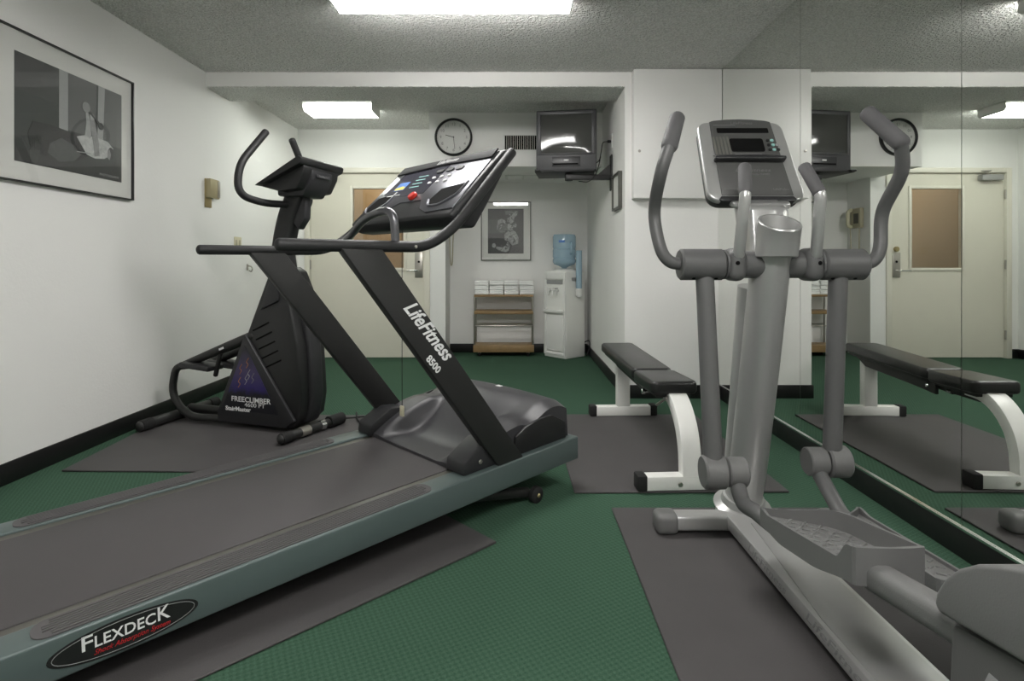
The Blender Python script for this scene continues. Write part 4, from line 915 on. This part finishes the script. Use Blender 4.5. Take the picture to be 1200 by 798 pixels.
text('caption', 'PHOTOGRAPHY', 0.020, m_greyink, pr, LM @ Matrix.Translation((px1-0.10, pz0+0.022, 0.0122)), 0, fit=0.15)
b = NB(); prism(b, [(-PW/2+.008, .008), (PW/2-.008, .008), (PW/2-.008, PH-.008), (-PW/2+.008, PH-.008)], LO, 0.0165, 0.0180); obj('picture_glass', b, m_glass, fp1)
# alcove print
fp2 = thing('framed_print', 'small framed black and white print above the towel cart', 'framed print', (-0.107, YT, 1.045))
AM = frame((0, -0.001, 0), (1, 0, 0), (0, 0, 1)); AO = onf(AM); W2, H2 = 0.285, 0.67
b = NB(); frame_bars(W2, H2, 0.011, 0.022, AO, b); obj('frame', b, m_fram2, fp2)
b = NB(); prism(b, [(-W2+.006, .006), (W2-.006, .006), (W2-.006, H2-.006), (-W2+.006, H2-.006)], AO, 0.004, 0.010); obj('mat_board', b, m_paper, fp2)
q0, q1, r0, r1 = -0.206, 0.200, 0.080, 0.590
b = NB(); prism(b, [(q0, r0), (q1, r0), (q1, r1), (q0, r1)], AO, 0.010, 0.011); pr = obj('print', b, G('ag_ground', .055, .3), fp2)
BB = (q0, r0, q1-q0, r1-r0)
lt = G('ag_light', .30, .75); md = G('ag_mid', .14, .75)
shp('print_shape', [BB, (.0, .45), (.5, .45), (.5, .78), (.0, .75)], G('ag_band', .085), 1, pr, AO)
shp('print_shape', [BB]+[(.40+.15*math.cos(2*PI*k/18), .60+.14*math.sin(2*PI*k/18)) for k in range(18)], md, 2, pr, AO)
shp('print_shape', [BB, (.26, .62), (.28, .74), (.40, .78), (.50, .72), (.46, .68), (.36, .69), (.30, .64)], lt, 3, pr, AO)
shp('print_shape', [BB, (.53, .70), (.56, .80), (.66, .84), (.74, .95), (.84, .94), (.82, .86), (.74, .80), (.72, .70), (.64, .66)], lt, 3, pr, AO)
shp('print_shape', [BB, (.47, .95), (.50, .86), (.62, .88), (.72, .92), (.66, .96)], md, 2, pr, AO)
shp('print_shape', [BB, (.47, .30), (.46, .42), (.55, .50), (.55, .66), (.62, .66), (.66, .54), (.78, .48), (.86, .36), (.85, .22), (.68, .18), (.60, .26)], lt, 3, pr, AO)
shp('print_shape', [BB, (.67, .62), (.73, .68), (.80, .64), (.78, .58), (.70, .57)], md, 4, pr, AO)
shp('print_shape', [BB, (.55, .26), (.62, .18), (.58, .06), (.50, .03), (.32, .06), (.22, .12), (.24, .16), (.40, .14), (.50, .18)], lt, 4, pr, AO)
shp('print_shape', [BB]+[(.17+.055*math.cos(2*PI*k/14), .18+.05*math.sin(2*PI*k/14)) for k in range(14)], lt, 3, pr, AO)
rng = random.Random(3)
for nm, tone, cnt, lv in (('ag_dab_dark', .035, 46, 6), ('ag_dab_light', .42, 46, 7), ('ag_dab_mid', .13, 40, 8)):
    b = NB()
    for k in range(cnt):
        # dabs follow the light figure: head, arm ring, torso, bent leg
        u, v = rng.choice(((.66, .80), (.58, .70), (.42, .68), (.33, .60), (.60, .52), (.66, .40), (.74, .34), (.60, .34), (.58, .20), (.42, .10), (.76, .90), (.72, .62)))
        u += rng.gauss(0, .045); v += rng.gauss(0, .04)
        if not (0.03 < u < 0.97 and 0.03 < v < 0.97): continue
        a = rng.uniform(0, PI); l = rng.uniform(.010, .026); wd = rng.uniform(.003, .007)
        cxp, czp = BB[0]+u*BB[2], BB[1]+v*BB[3]; ca, sa = math.cos(a), math.sin(a)
        prism(b, [(cxp+l*ca, czp+l*sa), (cxp-wd*sa, czp+wd*ca), (cxp-l*ca, czp-l*sa), (cxp+wd*sa, czp-wd*ca)], AO, 0.0110, 0.0110+0.0003*lv)
    obj('print_grain', b, G(nm, tone), pr)
b = NB(); prism(b, [(-W2+.01, .01), (W2-.01, .01), (W2-.01, H2-.01), (-W2+.01, H2-.01)], AO, 0.0165, 0.0180); obj('picture_glass', b, m_glass, fp2)
# small notice on the alcove side wall
nf = thing('framed_notice', 'small silver framed notice on the alcove side wall below the bracket', 'framed notice', (XA, 4.47, 1.435))
NM = frame((-0.001, 0, 0), (0, -1, 0), (0, 0, 1)); NO = onf(NM)
b = NB(); frame_bars(0.15, 0.285, 0.016, 0.03, NO, b); obj('frame', b, m_fram2, nf)
b = NB(); prism(b, [(-.14, .01), (.14, .01), (.14, .275), (-.14, .275)], NO, 0.004, 0.016); obj('notice_sheet', b, m_paper, nf)

# ================================================================== TOWEL CART AND TOWELS
cx, cy = -0.128, 6.235
ct = thing('towel_cart', 'low metal cart with wooden shelves against the alcove wall', 'cart', (cx, cy, 0))
HWc, HDc = 0.325, 0.125
for sx in (-1, 1):
    b = NB(); tube(b, fillet([(sx*(HWc-0.008), -HDc+0.01, 0.05), (sx*(HWc-0.008), -HDc+0.01, 0.66), (sx*(HWc-0.008), HDc-0.01, 0.66), (sx*(HWc-0.008), HDc-0.01, 0.05)], 0.03), 0.009, 10); obj('end_frame', b, m_steel, ct)
    for sy in (-1, 1):
        b = NB(); cyl(b, (sx*(HWc-0.06)-0.011, sy*(HDc-0.045), 0.022), (sx*(HWc-0.06)+0.011, sy*(HDc-0.045), 0.022), 0.022, 18); cs_ = obj('caster', b, m_rubber, ct)
        b = NB(); bx(b, sx*(HWc-0.06)-0.016, sx*(HWc-0.06)+0.016, sy*(HDc-0.045)-0.014, sy*(HDc-0.045)+0.014, 0.03, 0.052, bev=0.003); obj('caster_fork', b, m_steel, cs_)
for z, th, mt in ((0.65, 0.022, m_wood), (0.462, 0.034, m_wood)):
    b = NB(); bx(b, -HWc+0.004, HWc-0.004, -HDc, HDc, z, z+th, bev=0.004); obj('shelf', b, mt, ct)
b = NB(); bx(b, -HWc-0.004, HWc+0.004, -HDc-0.01, HDc, 0.048, 0.125, bev=0.006); obj('bottom_shelf', b, m_wood, ct)
b = NB()
for y in (-HDc+0.01, HDc-0.01): tube(b, [(-HWc+0.008, y, 0.335), (HWc-0.008, y, 0.335)], 0.007, 8)
obj('cross_bar', b, m_steel, ct)
def towel_bm():
    b = NB()
    for k in range(2):       # two visible layers of one folded towel, overlapping where they meet
        prism(b, rrect(0.212-0.006*k, 0.0275, 0.0125, 5, 0.003*k, 0.0135+0.0235*k), YZ, -0.077+0.002*k, 0.077-0.001*k, bev=0.006, seg=2, ang=50)
    return b
t0 = None
cols = ['leftmost', 'second from left', 'third from left', 'rightmost']; rows = ['bottom', 'middle', 'top']
for i, x in enumerate((-0.238, -0.077, 0.084, 0.250)):
    for k in range(3):
        if t0 is None: t0 = o = obj('folded_towel', towel_bm(), m_towel)
        else: o = t0.copy(); COL.objects.link(o)
        o.location = (cx+x+random.uniform(-.003, .003), cy+random.uniform(-.006, .006), 0.672+k*0.0505); o.rotation_euler = (0, 0, R(random.uniform(-1.2, 1.2)))
        o.scale = (1, 1, 0.985)
        tag(o, 'white folded towel, %s of the %s stack on the cart' % (rows[k], cols[i]), 'towel', 'folded towels on the cart')

# ================================================================== WATER COOLER
wc = thing('water_cooler', 'white water cooler in the alcove corner beside the towel cart', 'water cooler', (0.533, 6.145, 0), R(-48))
b = NB(); h = 0.16
bx(b, -h, h, -h+0.012, h, 0.0, 0.93, bev=0.012, seg=3); bdy = obj('cabinet', b, m_white, wc)
b = NB()
for x0, x1, z0, z1 in ((-h+.004, -h+.03, .03, .915), (h-.03, h-.004, .03, .915), (-h+.03, h-.03, .84, .915), (-h+.03, h-.03, .47, .50), (-h+.03, h-.03, .03, .06)):
    bx(b, x0, x1, -h, -h+0.02, z0, z1, bev=0.005)
obj('front_frame', b, m_whitepl, bdy)
b = NB(); bx(b, -h+.04, h-.04, -h+0.006, -h+0.014, 0.07, 0.455, bev=0.004); dr = obj('lower_door', b, m_whitepl, bdy)
b = NB(); prism(b, [(-0.10, 0.08), (0.10, 0.08), (0.10, 0.092), (0, 0.082), (-0.10, 0.092)], XZ, -h-0.004, -h+0.008); obj('door_grip', b, m_vent, dr)
b = NB(); bx(b, -h+.045, h-.045, -h+0.004, -h+0.013, 0.79, 0.835); obj('tap_grey_strip', b, m_greyink, bdy, label='grey strip above the taps')  # plain grey strip on the front above the taps
for x in (-0.055, 0.0, 0.055):
    b = NB(); cyl(b, (x, -h+0.012, 0.725), (x, -h-0.035, 0.725), 0.012, 12); tube(b, [(x, -h-0.028, 0.725), (x, -h-0.032, 0.675)], 0.009, 10); tp = obj('tap', b, m_whitepl, bdy)
    b = NB(); box(b, (x, -h-0.02, 0.745), (0.018, 0.04, 0.010), bev=0.003); obj('tap_lever', b, {-0.055: m_whitepl, 0.0: m_whitepl, 0.055: m_greyink}[x], tp)
b = NB(); bx(b, -h+.02, h-.02, -h-0.03, -h+0.01, 0.485, 0.515, bev=0.008); obj('drip_tray', b, m_whitepl, bdy)
b = NB(); lathe(b, [(0, 0), (0.13, 0), (0.13, 0.012), (0.10, 0.022), (0.065, 0.028), (0.055, 0.028), (0.05, 0.004), (0, 0.004)], (0, 0, 0.929), (0, 0, 1), 32); obj('bottle_seat', b, m_whitepl, bdy)
b = NB(); tube(b, [(h+0.035, 0.02, 0.74), (h+0.035, 0.02, 1.15)], 0.032, 18, 'flat'); cd = obj('cup_dispenser', b, m_tubeblue, wc, label='blue tube of paper cups')
b = NB(); cyl(b, (h+0.035, 0.02, 0.665), (h+0.035, 0.02, 0.745), 0.036); obj('dispenser_base', b, m_whitepl, cd)
b = NB(); bx(b, h-0.001, h+0.02, -0.06, 0.06, 0.83, 0.86, bev=0.004); obj('dispenser_bracket', b, m_greyink, cd)
b = NB(); cyl(b, (h+0.035, 0.02, 0.655), (h+0.035, 0.02, 0.667), 0.024); obj('paper_cup', b, m_ink, cd)
b = NB(); tube(b, catmull([(0.14, h, 0.15), (0.19, h+0.03, 0.17), (0.205, h+0.02, 0.10), (0.20, h-0.02, 0.012)], 8), 0.006, 8); obj('power_cord', b, m_rubber, wc)
prof = [(0, 0), (0.026, 0), (0.028, 0.03), (0.06, 0.048), (0.11, 0.066), (0.126, 0.09), (0.126, 0.12), (0.119, 0.127), (0.119, 0.135), (0.126, 0.142), (0.126, 0.225), (0.119, 0.233), (0.119, 0.243), (0.126, 0.25), (0.126, 0.365), (0.115, 0.39), (0.06, 0.395), (0, 0.388)]
wt = thing('water_bottle', 'large translucent blue bottle upside down on the water cooler', 'water bottle', (0.533, 6.145, 0.936))
b = NB(); lathe(b, prof, (0, 0, 0), (0, 0, 1), 40); bt = obj('bottle', b, m_bottle, wt)
b = NB(); tube(b, fillet([(0.06, -0.112, 0.18), (0.065, -0.150, 0.19), (0.065, -0.150, 0.29), (0.06, -0.112, 0.30)], 0.02), 0.012, 10); obj('carry_handle', b, m_bottle, bt)
b = NB(); bx(b, -0.07, -0.005, -0.1285, -0.118, 0.30, 0.325, bev=0.004); obj('bottle_print', b, m_blue, bt)

# ================================================================== SMALL WALL THINGS
ph = thing('wall_telephone', 'beige wall telephone beside the door seen in the mirror', 'telephone', (XR, 6.20, 1.40))
b = NB(); bx(b, 0.001, 0.045, -0.095, 0.095, 0, 0.22, bev=0.012, seg=3); bp = obj('phone_body', b, m_tan, ph)
b = NB(); tube(b, fillet([(0.05, 0.06, 0.015), (0.085, 0.06, 0.03), (0.085, 0.06, 0.185), (0.05, 0.06, 0.205)], 0.03), 0.02, 12); hs_ = obj('handset', b, m_ivory, ph)
b = NB(); bx(b, 0.044, 0.049, -0.065, 0.02, 0.05, 0.16, bev=0.002); kp = obj('keypad', b, M('phone_keypad', (0.09, 0.085, 0.07, 1), 0.5), bp)
b = NB(); tube(b, catmull([(0.06, 0.06, 0.005), (0.05, 0.065, -0.15), (0.045, 0.055, -0.36), (0.04, 0.0, -0.41), (0.035, -0.05, -0.36), (0.03, -0.055, -0.15), (0.025, -0.05, 0.0)], 8), 0.006, 8); obj('phone_cord', b, m_tan, hs_)
sw = thing('timer_switch', 'brass wall timer box on the left wall beside the framed photograph', 'wall switch', (XL, 4.25, 1.43))
b = NB(); bx(b, 0.0005, 0.008, -0.05, 0.04, 0.0, 0.215, bev=0.003); obj('back_plate', b, m_brass, sw)
b = NB(); bx(b, 0.006, 0.045, -0.045, 0.085, 0.07, 0.215, bev=0.006); cv = obj('box_cover', b, M('timer_cover', (0.38, 0.33, 0.2, 1), 0.4, 0.3), sw)
b = NB(); bx(b, 0.044, 0.05, 0.055, 0.085, 0.08, 0.205, bev=0.003); obj('cover_edge', b, m_steel, cv)
ou = thing('wall_outlet', 'ivory double outlet on the left wall behind the stair climber', 'outlet', (XL, 4.70, 1.13))
b = NB(); bx(b, 0.0005, 0.007, -0.06, 0.06, 0.0, 0.10, bev=0.003); pl = obj('cover_plate', b, m_ivory, ou)
for y in (-0.03, 0.025):
    b = NB(); bx(b, 0.006, 0.010, y-0.012, y+0.012, 0.025, 0.075, bev=0.003); obj('socket', b, M('socket_shade', (0.4, 0.37, 0.26, 1), 0.4), pl)
hk = thing('wall_hook', 'small dark metal hook on the left wall below the outlet', 'hook', (XL, 4.87, 0.97))
b = NB(); bx(b, 0.0005, 0.006, -0.014, 0.014, -0.02, 0.035, bev=0.002); pt = obj('hook_plate', b, m_steel, hk)
b = NB(); tube(b, catmull([(0.006, 0, 0.02), (0.035, 0.0, 0.012), (0.045, 0, -0.01), (0.035, 0.0, -0.03), (0.018, 0, -0.022)], 6), 0.006, 8); obj('hook', b, m_steel, pt)
